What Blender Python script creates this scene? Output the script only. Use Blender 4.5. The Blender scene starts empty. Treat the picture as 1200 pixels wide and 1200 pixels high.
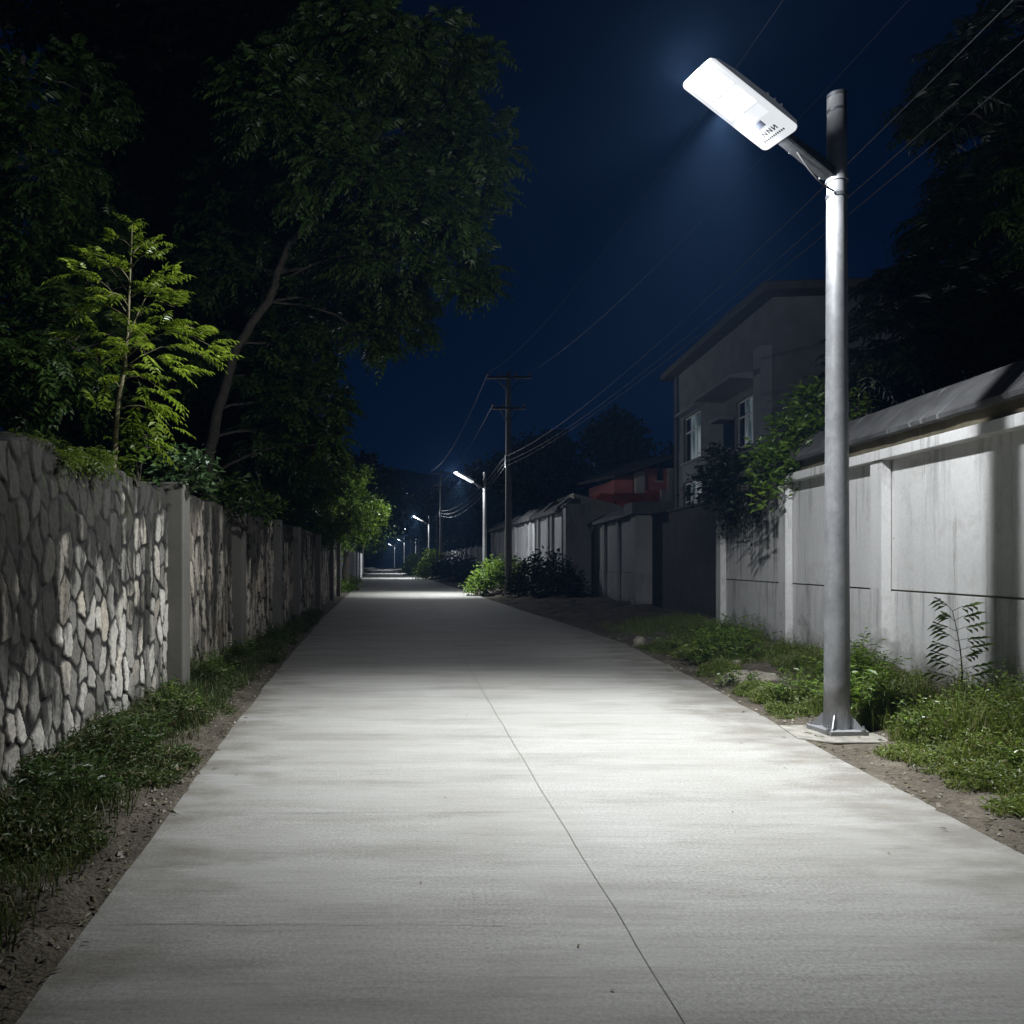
import bpy, math, random
import numpy as np
from mathutils import Vector, Matrix

random.seed(7)
RNG = np.random.default_rng(11)
S = bpy.context.scene
COL = S.collection
R = math.radians

# ------------------------------------------------------------------ camera
CAM_H = 1.62
FOC, PX, PY = 900.0, 460.0, 658.0          # in 1200-pixel units: focal length, road vanishing point
cam = bpy.data.cameras.new("camera")
cam.sensor_width = 36.0
cam.lens = FOC / 1200 * 36
cam.shift_x = (600 - PX) / 1200
cam.shift_y = (PY - 600) / 1200
cam.clip_start, cam.clip_end = 0.05, 3000
camo = bpy.data.objects.new("camera", cam)
COL.objects.link(camo)
camo.location = (0, 0, CAM_H)
camo.rotation_euler = (R(90), 0, 0)
S.camera = camo

# ------------------------------------------------------------------ night sky
world = bpy.data.worlds.new("World")
S.world = world
world.use_nodes = True
wt = world.node_tree
wt.nodes.clear()
w_out = wt.nodes.new("ShaderNodeOutputWorld")
w_bg = wt.nodes.new("ShaderNodeBackground")
w_geo = wt.nodes.new("ShaderNodeTexCoord")
w_sep = wt.nodes.new("ShaderNodeSeparateXYZ")
w_ramp = wt.nodes.new("ShaderNodeValToRGB")
wt.links.new(w_geo.outputs["Generated"], w_sep.inputs[0])
wt.links.new(w_sep.outputs["Z"], w_ramp.inputs[0])
el = w_ramp.color_ramp.elements
el[0].position, el[0].color = 0.0, (0.0009, 0.0088, 0.0320, 1)
el[1].position, el[1].color = 0.75, (0.0002, 0.0008, 0.0042, 1)
e = el.new(0.22); e.color = (0.0004, 0.0054, 0.0215, 1)
e = el.new(0.50); e.color = (0.0003, 0.0030, 0.0125, 1)
wt.links.new(w_ramp.outputs[0], w_bg.inputs[0])
w_bg.inputs[1].default_value = 1.0
wt.links.new(w_bg.outputs[0], w_out.inputs[0])

S.view_settings.view_transform = 'Standard'
S.view_settings.look = 'None'
S.view_settings.exposure = 0.0
S.view_settings.gamma = 1.0
S.view_settings.use_curve_mapping = False
BEAM_WATTS = 4600.0
BEAM_ANGLE = 86.0
FILL_WATTS = 650.0
WALL_FILL_WATTS = 1080.0
LEFT_FILL_WATTS = 1500.0
HAZE_DENSITY = 0.00075

cy = S.cycles
cy.max_bounces = 6
cy.diffuse_bounces = 3
cy.glossy_bounces = 2
cy.transmission_bounces = 4
cy.volume_bounces = 0
cy.transparent_max_bounces = 8
cy.sample_clamp_indirect = 2.0
cy.use_denoising = True
try:
    cy.denoiser = 'OPENIMAGEDENOISE'
    cy.denoising_input_passes = 'RGB_ALBEDO_NORMAL'
    cy.denoising_prefilter = 'ACCURATE'
except Exception:
    pass

# ------------------------------------------------------------------ helpers: tagging and mesh building
def at(px, py, Y):
    """The place in the world, Y metres down the road, that the photograph shows at px, py."""
    return np.array(((px - PX) * Y / FOC, Y, CAM_H - (py - PY) * Y / FOC))

def tag(o, label=None, cat=None, group=None, kind=None):
    if label: o["label"] = label
    if cat: o["category"] = cat
    if group: o["group"] = group
    if kind: o["kind"] = kind
    return o

def thing(name, loc, label, cat, group=None, rz=0.0):
    o = bpy.data.objects.new(name, None)
    o.empty_display_size = 0.2
    COL.objects.link(o)
    o.location = loc
    o.rotation_euler = (0, 0, rz)
    return tag(o, label, cat, group)

def copy_tree(o, parent=None):
    c = o.copy()
    COL.objects.link(c)
    c.parent = parent
    for ch in list(o.children):
        copy_tree(ch, c)
    return c

def norm(v):
    v = np.asarray(v, float)
    return v / (np.linalg.norm(v, axis=-1, keepdims=True) + 1e-12)

class MB:
    """Collects geometry and links it as ONE mesh object."""
    def __init__(self):
        self.v, self.f, self.n = [], [], 0
        self.quads, self.tris = [], []
    def add(self, verts, faces):
        verts = np.asarray(verts, float).reshape(-1, 3)
        self.v.append(verts)
        b = self.n
        self.f.extend([[i + b for i in f] for f in faces])
        self.n += len(verts)
    def addq(self, verts, idx):
        verts = np.asarray(verts, float).reshape(-1, 3)
        self.v.append(verts)
        idx = np.asarray(idx) + self.n
        (self.quads if idx.shape[1] == 4 else self.tris).append(idx)
        self.n += len(verts)
    def box(self, x0, x1, y0, y1, z0, z1, M=None):
        v = np.array([(x, y, z) for x in (x0, x1) for y in (y0, y1) for z in (z0, z1)], float)
        if M is not None: v = M(v)
        self.add(v, [[0,1,3,2],[4,6,7,5],[0,4,5,1],[2,3,7,6],[0,2,6,4],[1,5,7,3]])
    def prism(self, poly, a0, a1, f):
        """poly: list of 2D points; f(p, a) -> 3D."""
        n = len(poly)
        v = [f(p, a0) for p in poly] + [f(p, a1) for p in poly]
        faces = [list(range(n))[::-1], list(range(n, 2*n))]
        faces += [[i, (i+1) % n, n + (i+1) % n, n + i] for i in range(n)]
        self.add(v, faces)
    def tube(self, pts, rad, seg=10, cap=True):
        pts = np.asarray(pts, float); n = len(pts)
        rad = np.full(n, rad) if np.isscalar(rad) else np.asarray(rad, float)
        tan = norm(np.gradient(pts, axis=0))
        up = np.array((0, 0, 1.0)) if abs(tan[0][2]) < 0.9 else np.array((1.0, 0, 0))
        ring = []
        a = norm(np.cross(tan[0], up))
        ang = np.arange(seg) / seg * 2 * math.pi
        for i in range(n):
            a = norm(a - tan[i] * np.dot(a, tan[i]))
            b = np.cross(tan[i], a)
            ring.append(pts[i] + rad[i] * (np.cos(ang)[:, None] * a + np.sin(ang)[:, None] * b))
        faces = []
        for i in range(n - 1):
            for j in range(seg):
                k = (j + 1) % seg
                faces.append([i*seg + j, i*seg + k, (i+1)*seg + k, (i+1)*seg + j])
        if cap:
            faces.append(list(range(seg))[::-1]); faces.append([(n-1)*seg + j for j in range(seg)])
        self.add(np.vstack(ring), faces)
    def lathe(self, prof, c, seg=24):
        """prof: (radius, z) list."""
        ang = np.arange(seg) / seg * 2 * math.pi
        v = [(c[0] + r*math.cos(t), c[1] + r*math.sin(t), c[2] + z) for r, z in prof for t in ang]
        n = len(prof); f = []
        for i in range(n - 1):
            for j in range(seg):
                k = (j + 1) % seg
                f.append([i*seg + j, i*seg + k, (i+1)*seg + k, (i+1)*seg + j])
        f.append(list(range(seg))[::-1]); f.append([(n-1)*seg + j for j in range(seg)])
        self.add(v, f)
    def grid(self, P):
        """P: (n, m, 3) array of points."""
        n, m = P.shape[:2]
        i = np.arange(n - 1)[:, None] * m + np.arange(m - 1)[None, :]
        q = np.stack([i, i + m, i + m + 1, i + 1], -1).reshape(-1, 4)
        self.addq(P.reshape(-1, 3), q)
    def build(self, name, mat, parent=None, smooth=False, bevel=0.0, off=None, seg=2):
        V = np.vstack(self.v)
        if parent is not None and off is None:
            off, q = np.zeros(3), parent
            while q is not None:
                off = off + np.array(q.location); q = q.parent
        if off is not None: V = V - np.asarray(off)
        me = bpy.data.meshes.new(name)
        loops, starts, tot = [], [], []
        p = 0
        for f in self.f:
            loops.append(np.array(f)); starts.append(p); tot.append(len(f)); p += len(f)
        for arr, k in [(a, 4) for a in self.quads] + [(a, 3) for a in self.tris]:
            loops.append(arr.reshape(-1))
            s = np.arange(len(arr)) * k + p
            starts.extend(s.tolist()); tot.extend([k] * len(arr)); p += k * len(arr)
        L = np.concatenate(loops).astype(np.int32)
        me.vertices.add(len(V)); me.vertices.foreach_set("co", V.astype(np.float32).ravel())
        me.loops.add(len(L)); me.loops.foreach_set("vertex_index", L)
        me.polygons.add(len(starts))
        me.polygons.foreach_set("loop_start", np.array(starts, np.int32))
        me.polygons.foreach_set("loop_total", np.array(tot, np.int32))
        me.update(calc_edges=True)
        me.polygons.foreach_set("use_smooth", np.full(len(starts), bool(smooth)))
        me.materials.append(mat)
        o = bpy.data.objects.new(name, me)
        COL.objects.link(o)
        if parent is not None: o.parent = parent
        if bevel:
            m = o.modifiers.new("bevel", 'BEVEL'); m.width = bevel; m.segments = seg; m.limit_method = 'ANGLE'
        return o

# value noise in numpy
def vnoise(x, y, seed=0):
    x = np.asarray(x, float); y = np.asarray(y, float)
    def h(i, j):
        n = (i.astype(np.int64) * 374761393 + j.astype(np.int64) * 668265263 + seed * 1442695041) & 0xffffffff
        n = ((n ^ (n >> 13)) * 1274126177) & 0xffffffff
        return ((n ^ (n >> 16)) & 0xffff) / 65535.0
    i, j = np.floor(x), np.floor(y)
    u, v = x - i, y - j
    u, v = u*u*(3-2*u), v*v*(3-2*v)
    return (h(i, j)*(1-u) + h(i+1, j)*u)*(1-v) + (h(i, j+1)*(1-u) + h(i+1, j+1)*u)*v
def fbm(x, y, seed=0, oct=4):
    r, a, t = 0, 0.5, 0
    for k in range(oct):
        r = r + a * vnoise(x * 2**k, y * 2**k, seed + k*17); t += a; a *= 0.5
    return r / t

# ------------------------------------------------------------------ materials
class NT:
    def __init__(self, name):
        self.m = bpy.data.materials.new(name)
        self.m.use_nodes = True
        self.t = self.m.node_tree
        self.b = self.t.nodes["Principled BSDF"]
        self.out = self.t.nodes["Material Output"]
        self.tc = self.t.nodes.new("ShaderNodeTexCoord")
    def n(self, typ, **kw):
        nd = self.t.nodes.new("ShaderNode" + typ)
        for k, v in kw.items():
            if hasattr(nd, k): setattr(nd, k, v)
        return nd
    def link(self, a, b): self.t.links.new(a, b)
    def coord(self, scale=(1, 1, 1), src="Object"):
        mp = self.n("Mapping"); mp.inputs["Scale"].default_value = scale
        self.link(self.tc.outputs[src], mp.inputs[0]); return mp.outputs[0]
    def noise(self, scale, detail=4, rough=0.55, vec=None, dist=0.0):
        nd = self.n("TexNoise"); nd.inputs["Scale"].default_value = scale
        nd.inputs["Detail"].default_value = detail; nd.inputs["Roughness"].default_value = rough
        nd.inputs["Distortion"].default_value = dist
        self.link(vec if vec is not None else self.tc.outputs["Object"], nd.inputs["Vector"])
        return nd.outputs["Fac"]
    def voro(self, scale, vec=None, feature='F1', out="Distance"):
        nd = self.n("TexVoronoi"); nd.feature = feature; nd.inputs["Scale"].default_value = scale
        self.link(vec if vec is not None else self.tc.outputs["Object"], nd.inputs["Vector"])
        return nd.outputs[out]
    def ramp(self, fac, stops):
        nd = self.n("ValToRGB"); e = nd.color_ramp.elements
        while len(e) < len(stops): e.new(0.5)
        for i, (p, c) in enumerate(stops):
            e[i].position = p
            e[i].color = (c, c, c, 1) if np.isscalar(c) else (*c, 1)
        self.link(fac, nd.inputs[0]); return nd.outputs[0]
    def mix(self, fac, a, b, mode='MIX'):
        nd = self.n("MixRGB"); nd.blend_type = mode
        for i, x in enumerate((fac, a, b)):
            s = nd.inputs[i]
            if hasattr(x, "is_linked"): self.link(x, s)
            elif i == 0: s.default_value = x
            else: s.default_value = (*x, 1) if not np.isscalar(x) else (x, x, x, 1)
        return nd.outputs[0]
    def math(self, op, a, b=0.0):
        nd = self.n("Math"); nd.operation = op
        for i, x in enumerate((a, b)):
            if hasattr(x, "is_linked"): self.link(x, nd.inputs[i])
            else: nd.inputs[i].default_value = x
        return nd.outputs[0]
    def axis(self, name="Z", src="Object"):
        sp = self.n("SeparateXYZ"); self.link(self.tc.outputs[src], sp.inputs[0]); return sp.outputs[name]
    def range(self, v, a, b, c=0.0, d=1.0):
        nd = self.n("MapRange"); nd.inputs[1].default_value = a; nd.inputs[2].default_value = b
        nd.inputs[3].default_value = c; nd.inputs[4].default_value = d
        self.link(v, nd.inputs[0]); return nd.outputs[0]
    def bump(self, h, strength=0.4, dist=0.02):
        nd = self.n("Bump"); nd.inputs["Strength"].default_value = strength; nd.inputs["Distance"].default_value = dist
        self.link(h, nd.inputs["Height"]); self.link(nd.outputs[0], self.b.inputs["Normal"])
    def set(self, **kw):
        for k, v in kw.items():
            s = self.b.inputs[k.replace("_", " ")]
            if hasattr(v, "is_linked"): self.link(v, s)
            else: s.default_value = v if np.isscalar(v) else (*v, 1)
        return self

M = {}
def emit(name, c, s):
    t = NT(name)
    t.set(Base_Color=(0.05, 0.05, 0.05), Emission_Color=c, Emission_Strength=s, Roughness=0.4)
    M[name] = t.m
def simple(name, c, rough=0.7, metal=0.0, var=0.25, scale=8.0, bump=0.0):
    t = NT(name)
    n = t.noise(scale, 5)
    c = np.array(c, float)
    col = t.ramp(n, [(0.3, tuple(c*(1-var))), (0.7, tuple(np.minimum(c*(1+var), 1)))])
    t.set(Base_Color=col, Roughness=rough, Metallic=metal)
    if bump: t.bump(t.noise(scale*6, 4), bump, 0.01)
    M[name] = t.m
    return t.m

def leaf(name, c1, c2, trans=0.35, rough=0.42, dry=False):
    t = NT(name)
    g = t.n("NewGeometry")
    rnd = g.outputs["Random Per Island"]
    big = t.noise(1.3, 2)
    col = t.ramp(rnd, [(0.0, c1), (0.55, tuple((np.array(c1)+np.array(c2))/2)), (1.0, c2)])
    if dry: col = t.mix(t.range(rnd, 0.86, 0.90, 0.0, 1.0), col, (0.24, 0.205, 0.115))
    col = t.mix(t.range(big, 0.35, 0.65, 0.0, 0.5), col, tuple(np.array(c1)*0.6))
    t.set(Base_Color=col, Roughness=rough)
    tr = t.n("BsdfTranslucent")
    hs = t.n("HueSaturation"); hs.inputs["Value"].default_value = 1.5; hs.inputs["Hue"].default_value = 0.485
    t.link(col, hs.inputs["Color"]); t.link(hs.outputs[0], tr.inputs[0])
    ms = t.n("MixShader"); ms.inputs[0].default_value = trans
    t.link(t.b.outputs[0], ms.inputs[1]); t.link(tr.outputs[0], ms.inputs[2])
    t.link(ms.outputs[0], t.out.inputs[0])
    M[name] = t.m
    return t.m

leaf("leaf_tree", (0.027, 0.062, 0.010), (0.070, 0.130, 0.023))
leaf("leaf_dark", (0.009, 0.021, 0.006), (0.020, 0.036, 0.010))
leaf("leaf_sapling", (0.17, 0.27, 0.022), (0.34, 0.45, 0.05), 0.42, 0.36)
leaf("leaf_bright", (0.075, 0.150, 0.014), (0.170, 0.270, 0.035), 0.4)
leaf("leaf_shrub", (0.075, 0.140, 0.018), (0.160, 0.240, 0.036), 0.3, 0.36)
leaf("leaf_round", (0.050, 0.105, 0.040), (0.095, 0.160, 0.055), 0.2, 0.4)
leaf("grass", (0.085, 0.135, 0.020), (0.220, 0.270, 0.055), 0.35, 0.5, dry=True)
leaf("grass_dark", (0.040, 0.070, 0.016), (0.110, 0.140, 0.040), 0.3, 0.5, dry=True)
leaf("grass_dry", (0.11, 0.10, 0.055), (0.22, 0.20, 0.12), 0.2, 0.6)
leaf("fern", (0.065, 0.120, 0.012), (0.150, 0.200, 0.020), 0.35, 0.5)
simple("bark", (0.055, 0.047, 0.037), 0.9, scale=14, var=0.45, bump=0.6)
simple("stem", (0.16, 0.14, 0.075), 0.7, scale=20)
simple("green_stem", (0.07, 0.10, 0.03), 0.6, scale=20)

def road_mat():
    t = NT("road_concrete")
    streak = t.noise(1.0, 6, 0.62, t.coord((0.55, 7.0, 1)), 0.2)
    fine = t.noise(1.0, 4, 0.7, t.coord((2.6, 60.0, 1)))
    blot = t.noise(0.55, 5, 0.6)
    grain = t.noise(52, 6, 0.95)
    peb = t.voro(38.0)
    col = t.ramp(streak, [(0.30, (0.232, 0.226, 0.204)), (0.5, (0.268, 0.263, 0.242)), (0.70, (0.295, 0.290, 0.268))])
    col = t.mix(t.range(blot, 0.42, 0.68, 0.0, 0.55), col, (0.205, 0.196, 0.172))
    # darker scuffs across the concrete
    dirt = t.noise(1.0, 5, 0.65, t.coord((0.5, 2.2, 1)))
    col = t.mix(t.math('MULTIPLY', t.range(dirt, 0.50, 0.66, 0, 1), 0.55), col, (0.150, 0.143, 0.124))
    x_, y_ = t.axis('X'), t.axis('Y')
    xl = t.math('ADD', x_, t.math('MULTIPLY', y_, 0.035)); xr = t.math('SUBTRACT', x_, t.math('MULTIPLY', y_, 0.085))
    edge = t.math('ADD', t.range(xl, -1.45, -0.35, 0.30, 0.0), t.range(xr, 1.9, 3.0, 0.0, 0.30))  # brown edge dirt; on the right it also paints in dimmer foreground light
    en = t.noise(1.0, 6, 0.65, t.coord((1.4, 3.2, 1)))
    col = t.mix(t.range(t.math('ADD', en, edge), 0.62, 0.86, 0.0, 0.8), col, (0.125, 0.113, 0.090))
    col = t.mix(0.75, col, t.mix(1.0, col, t.ramp(fine, [(0.30, 0.78), (0.5, 1.0), (0.70, 1.12)]), 'MULTIPLY'))
    agg = t.range(t.noise(0.8, 4, 0.6, t.coord((1, 1, 1))), 0.36, 0.60, 0.25, 0.9)
    col = t.mix(agg, col, t.mix(1.0, col, t.ramp(grain, [(0.36, 0.40), (0.5, 1.0), (0.64, 1.55)]), 'MULTIPLY'))
    chips = t.math('MULTIPLY', t.range(peb, 0.08, 0.17, 1, 0), t.range(t.noise(3.0, 3), 0.48, 0.60, 0, 1))
    col = t.mix(t.math('MULTIPLY', chips, 0.55), col, (0.13, 0.125, 0.115))
    t.set(Base_Color=col, Roughness=0.78)
    h = t.math('ADD', t.math('MULTIPLY', fine, 0.22), t.math('MULTIPLY', grain, 0.8))
    t.bump(h, 0.4, 0.006)
    M["road"] = t.m
road_mat()

def soil_mat():
    t = NT("verge_soil")
    a = t.noise(2.2, 6, 0.65); b = t.noise(26, 5, 0.7); c = t.voro(46)
    col = t.ramp(a, [(0.3, (0.048, 0.038, 0.026)), (0.55, (0.092, 0.076, 0.054)), (0.78, (0.19, 0.165, 0.125))])
    col = t.mix(1.0, col, t.ramp(b, [(0.3, 0.55), (0.6, 1.15)]), 'MULTIPLY')
    col = t.mix(t.range(c, 0.0, 0.2, 0.5, 0.0), col, (0.30, 0.28, 0.24))
    t.set(Base_Color=col, Roughness=0.95)
    t.bump(t.math('ADD', b, t.math('MULTIPLY', c, 0.5)), 0.8, 0.03)
    M["soil"] = t.m
soil_mat()
simple("ground_soil", (0.06, 0.055, 0.04), 1.0, scale=0.7, var=0.4)
simple("joint", (0.155, 0.150, 0.136), 0.95, scale=30)
simple("rock", (0.26, 0.235, 0.19), 0.9, scale=9, var=0.3, bump=0.5)
simple("footing", (0.20, 0.188, 0.16), 0.9, scale=7, var=0.35, bump=0.5)

def stone_mat(name, tone, streaks, moss=0.5):
    t = NT(name)
    at_ = t.n("Attribute"); at_.attribute_name = "stone"
    sp = t.n("SeparateXYZ"); t.link(at_.outputs["Vector"], sp.inputs[0])
    edge, cell = sp.outputs["X"], sp.outputs["Y"]
    fine = t.noise(30, 6, 0.7); mid = t.noise(6, 5, 0.6)
    k = np.array(tone)
    col = t.ramp(cell, [(0.0, tuple(0.40*k)), (0.3, tuple(0.82*k)), (0.7, tuple(1.30*k)), (1.0, tuple(1.85*k))])
    col = t.mix(1.0, col, t.ramp(fine, [(0.3, 0.55), (0.5, 1.0), (0.72, 1.3)]), 'MULTIPLY')
    col = t.mix(t.range(edge, 0.72, 0.36, 0.0, 1.0), col, t.ramp(mid, [(0.35, tuple(0.035*k)), (0.65, tuple(0.12*k))]))
    tan = t.n('TexWhiteNoise'); tan.noise_dimensions = '1D'; t.link(cell, tan.inputs['W'])
    col = t.mix(t.range(tan.outputs['Value'], 0.6, 1.0, 0.0, 0.40), col, t.mix(1.0, col, (1.18, 0.98, 0.74), 'MULTIPLY'))
    # black mould running down from the top, in vertical tongues
    vert = t.noise(1.0, 6, 0.62, t.coord((1, 3.2, 0.42)))
    z = t.axis("Z")
    top = t.math('ADD', t.range(z, 0.6, 2.45, -0.12, 0.17), t.range(t.axis('Y'), -2.4, -4.4, 0.0, 0.16))
    patch = t.range(t.noise(0.75, 4, 0.6), 0.40, 0.66, -0.10, 0.14)
    mould = t.range(t.math('ADD', t.math('ADD', vert, top), patch), 0.47, 0.60, 0.0, streaks)
    col = t.mix(mould, col, (0.016, 0.0155, 0.013))
    low = t.math('ADD', t.noise(2.6, 5), t.range(z, 0.0, 0.75, 0.25, -0.25))
    col = t.mix(t.range(low, 0.5, 0.72, 0.0, 0.6), col, (0.045, 0.045, 0.028))
    ms = t.noise(5.0, 6, 0.7)
    grn = t.math('MULTIPLY', t.range(ms, 0.56, 0.66, 0.0, 1.0), t.range(z, 1.6, 2.5, 0.0, moss))
    col = t.mix(grn, col, (0.055, 0.075, 0.014))
    t.set(Base_Color=col, Roughness=0.9)
    t.bump(t.math('ADD', t.math('MULTIPLY', fine, 0.8), mid), 0.7, 0.02)
    M[name] = t.m
stone_mat("rubble_stone", (0.36, 0.342, 0.305), 0.93)
stone_mat("streaked_stone", (0.34, 0.308, 0.262), 0.9, 0.3)

def wallpaint(name, base, dirt=0.5, run=0.5, zjoint=1.25, vine=False):
    t = NT(name)
    b = np.array(base)
    big = t.noise(0.9, 5, 0.6); fine = t.noise(24, 5, 0.65)
    z = t.axis("Z")
    col = t.ramp(big, [(0.3, tuple(b*0.88)), (0.7, tuple(b*1.04))])
    runs = t.noise(1.0, 6, 0.66, t.coord((2.0, 6.5, 0.55)))
    below = t.math('MULTIPLY', t.range(z, zjoint - 0.9, zjoint, 0.0, 1.0), t.range(z, zjoint + 0.01, zjoint + 0.03, 1.0, 0.0))
    f = t.math('MULTIPLY', t.range(runs, 0.50, 0.72, 0.0, 1.0), t.math('ADD', t.math('MULTIPLY', below, run), 0.18))
    col = t.mix(f, col, tuple(b*0.38))
    topr = t.math('MULTIPLY', t.range(z, 1.9, 2.95, 0.0, 0.85), t.range(runs, 0.52, 0.70, 0.0, 1.0))
    col = t.mix(topr, col, tuple(b*0.36))
    low = t.math('ADD', t.noise(2.3, 6, 0.65), t.range(z, 0.1, 0.95, 0.30, -0.30))
    col = t.mix(t.range(low, 0.45, 0.75, 0.0, dirt), col, (0.13, 0.125, 0.105))
    pat = t.noise(1.7, 6, 0.7)
    col = t.mix(t.range(pat, 0.53, 0.70, 0.0, 0.5), col, tuple(b*np.array((0.55, 0.54, 0.50))))
    if vine:   # black streaks washed down from under the shrubs at the far end
        vr = t.noise(1.0, 6, 0.68, t.coord((3.0, 9.0, 0.40)))
        vf = t.math('MULTIPLY', t.range(t.axis('Y'), 3.7, 5.6, 0.0, 1.0), t.range(z, 1.1, 2.9, 0.0, 0.30))
        col = t.mix(t.range(t.math('ADD', vr, vf), 0.60, 0.78, 0.0, 0.9), col, (0.05, 0.048, 0.040))
    spots = t.voro(2.1)
    col = t.mix(t.range(spots, 0.018, 0.03, 0.75, 0.0), col, (0.06, 0.055, 0.05))
    col = t.mix(0.35, col, t.mix(1.0, col, t.ramp(fine, [(0.3, 0.75), (0.7, 1.15)]), 'MULTIPLY'))
    t.set(Base_Color=col, Roughness=0.82)
    t.bump(t.math('ADD', fine, t.math('MULTIPLY', big, 0.6)), 0.25, 0.01)
    M[name] = t.m
wallpaint("white_wall", (0.74, 0.73, 0.715), 0.92, 0.95, vine=True)
wallpaint("grey_wall", (0.34, 0.34, 0.34), 0.8, 0.7)
wallpaint("pier_concrete", (0.15, 0.143, 0.127), 0.8, 0.6, zjoint=2.6)
wallpaint("pale_wall", (0.50, 0.51, 0.53), 0.5, 0.5)

def coping_mat(name, c, streak):
    t = NT(name)
    c = np.array(c)
    s = t.noise(1.0, 5, 0.6, t.coord((0.9, 9.0, 0.9))); f = t.noise(20, 5, 0.7); g = t.noise(3.4, 5)
    col = t.ramp(g, [(0.3, tuple(c*0.65)), (0.7, tuple(c*1.3))])
    col = t.mix(t.range(s, 0.60, 0.68, 0.0, streak), col, (0.36, 0.355, 0.34))
    col = t.mix(t.range(f, 0.55, 0.75, 0, 0.5), col, tuple(c*0.4))
    t.set(Base_Color=col, Roughness=0.85)
    t.bump(f, 0.5, 0.015)
    M[name] = t.m
coping_mat("coping", (0.080, 0.080, 0.083), 0.75)
coping_mat("mossy_band", (0.11, 0.095, 0.060), 0.15)
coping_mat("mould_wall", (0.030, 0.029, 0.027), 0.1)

def galv_mat():
    t = NT("galvanised_steel")
    sp = t.voro(38, t.coord((1, 1, 0.6)), out="Color"); n = t.noise(3.2, 6, 0.65, t.coord((1, 1, 0.7))); sc = t.noise(14, 6, 0.7)
    bw = t.n("RGBToBW"); t.link(sp, bw.inputs[0])
    col = t.ramp(n, [(0.3, (0.19, 0.193, 0.198)), (0.7, (0.33, 0.334, 0.34))])
    col = t.mix(0.2, col, t.mix(1.0, col, t.ramp(bw.outputs[0], [(0.2, 0.65), (0.8, 1.3)]), 'MULTIPLY'))
    col = t.mix(t.range(sc, 0.66, 0.72, 0, 0.7), col, (0.12, 0.115, 0.105))
    t.set(Base_Color=col, Roughness=t.ramp(n, [(0.3, 0.42), (0.7, 0.62)]), Metallic=0.45)
    t.bump(sc, 0.12, 0.004)
    M["steel"] = t.m
galv_mat()
simple("dark_steel", (0.10, 0.105, 0.115), 0.42, 0.6, scale=20)
simple("bolt_steel", (0.25, 0.25, 0.25), 0.45, 0.6)
emit("lamp_shell", (0.80, 0.88, 1.0), 0.055)
emit("lamp_lens", (0.92, 0.96, 1.0), 0.80)
simple("grey_module", (0.03, 0.033, 0.045), 0.5, var=0.05)
simple("print_ink", (0.003, 0.003, 0.004), 0.8)
simple("rubber", (0.02, 0.02, 0.02), 0.6)
emit("led", (0.92, 0.96, 1.0), 14.0)
simple("pole_concrete", (0.17, 0.16, 0.145), 0.85, scale=6, var=0.25)
simple("dark_wood", (0.06, 0.05, 0.042), 0.85, scale=9)
simple("wire", (0.038, 0.040, 0.045), 0.5, 0.2)
simple("insulator", (0.2, 0.16, 0.13), 0.3)
simple("house_render", (0.20, 0.21, 0.215), 0.9, scale=1.5, var=0.2, bump=0.15)
simple("house_pale", (0.34, 0.35, 0.37), 0.9, scale=1.5, var=0.1)
simple("roof_dark", (0.055, 0.05, 0.047), 0.9, scale=3)
simple("eave", (0.075, 0.068, 0.058), 0.85, scale=3)
simple("window_frame", (0.66, 0.68, 0.70), 0.4, var=0.06)
simple("red_render", (0.62, 0.20, 0.17), 0.9, scale=2, var=0.15)
simple("red_roof", (0.85, 0.15, 0.055), 0.7, scale=3, var=0.25)
simple("cream", (0.62, 0.58, 0.47), 0.8, scale=2, var=0.12)
simple("hill", (0.02, 0.028, 0.02), 1.0, scale=0.05)
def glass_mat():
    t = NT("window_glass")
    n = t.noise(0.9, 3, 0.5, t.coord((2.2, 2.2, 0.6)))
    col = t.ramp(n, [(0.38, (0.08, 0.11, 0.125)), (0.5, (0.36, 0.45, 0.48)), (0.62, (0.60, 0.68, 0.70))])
    t.set(Base_Color=col, Roughness=0.08, Emission_Color=col, Emission_Strength=0.22)  # pale reflection painted as noise, with an added faint glow
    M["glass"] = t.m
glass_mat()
simple("dark_glass", (0.02, 0.024, 0.028), 0.06, var=0.1)

# ------------------------------------------------------------------ ground, road, verges
ROAD_L = np.array([(-4, -1.12), (1.0, -1.25), (2.7, -1.327), (4.05, -1.395), (7.6, -1.56), (12, -1.73), (23, -2.02), (46, -2.28), (81, -3.1), (121, -3.2), (170, -6.0), (230, -14.0)])
ROAD_R = np.array([(-4, 3.05), (1.0, 3.28), (4.2, 3.47), (7.3, 3.78), (10, 4.12), (15, 4.57), (19, 4.55), (25.6, 4.27), (45.6, 3.9), (66, 3.4), (100, 2.0), (121, 1.2), (170, -1.8), (230, -9.6)])
def road_l(Y): return np.interp(Y, ROAD_L[:, 0], ROAD_L[:, 1])
def road_r(Y): return np.interp(Y, ROAD_R[:, 0], ROAD_R[:, 1])
def wall_x(Y): return 5.62 + 0.083 * np.asarray(Y, float)

g = MB()
g.box(-650, 650, -60, 900, -0.9, -0.30)
tag(g.build("ground", M["ground_soil"]), kind="structure", label="bare dark soil ground beyond the walls")

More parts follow.
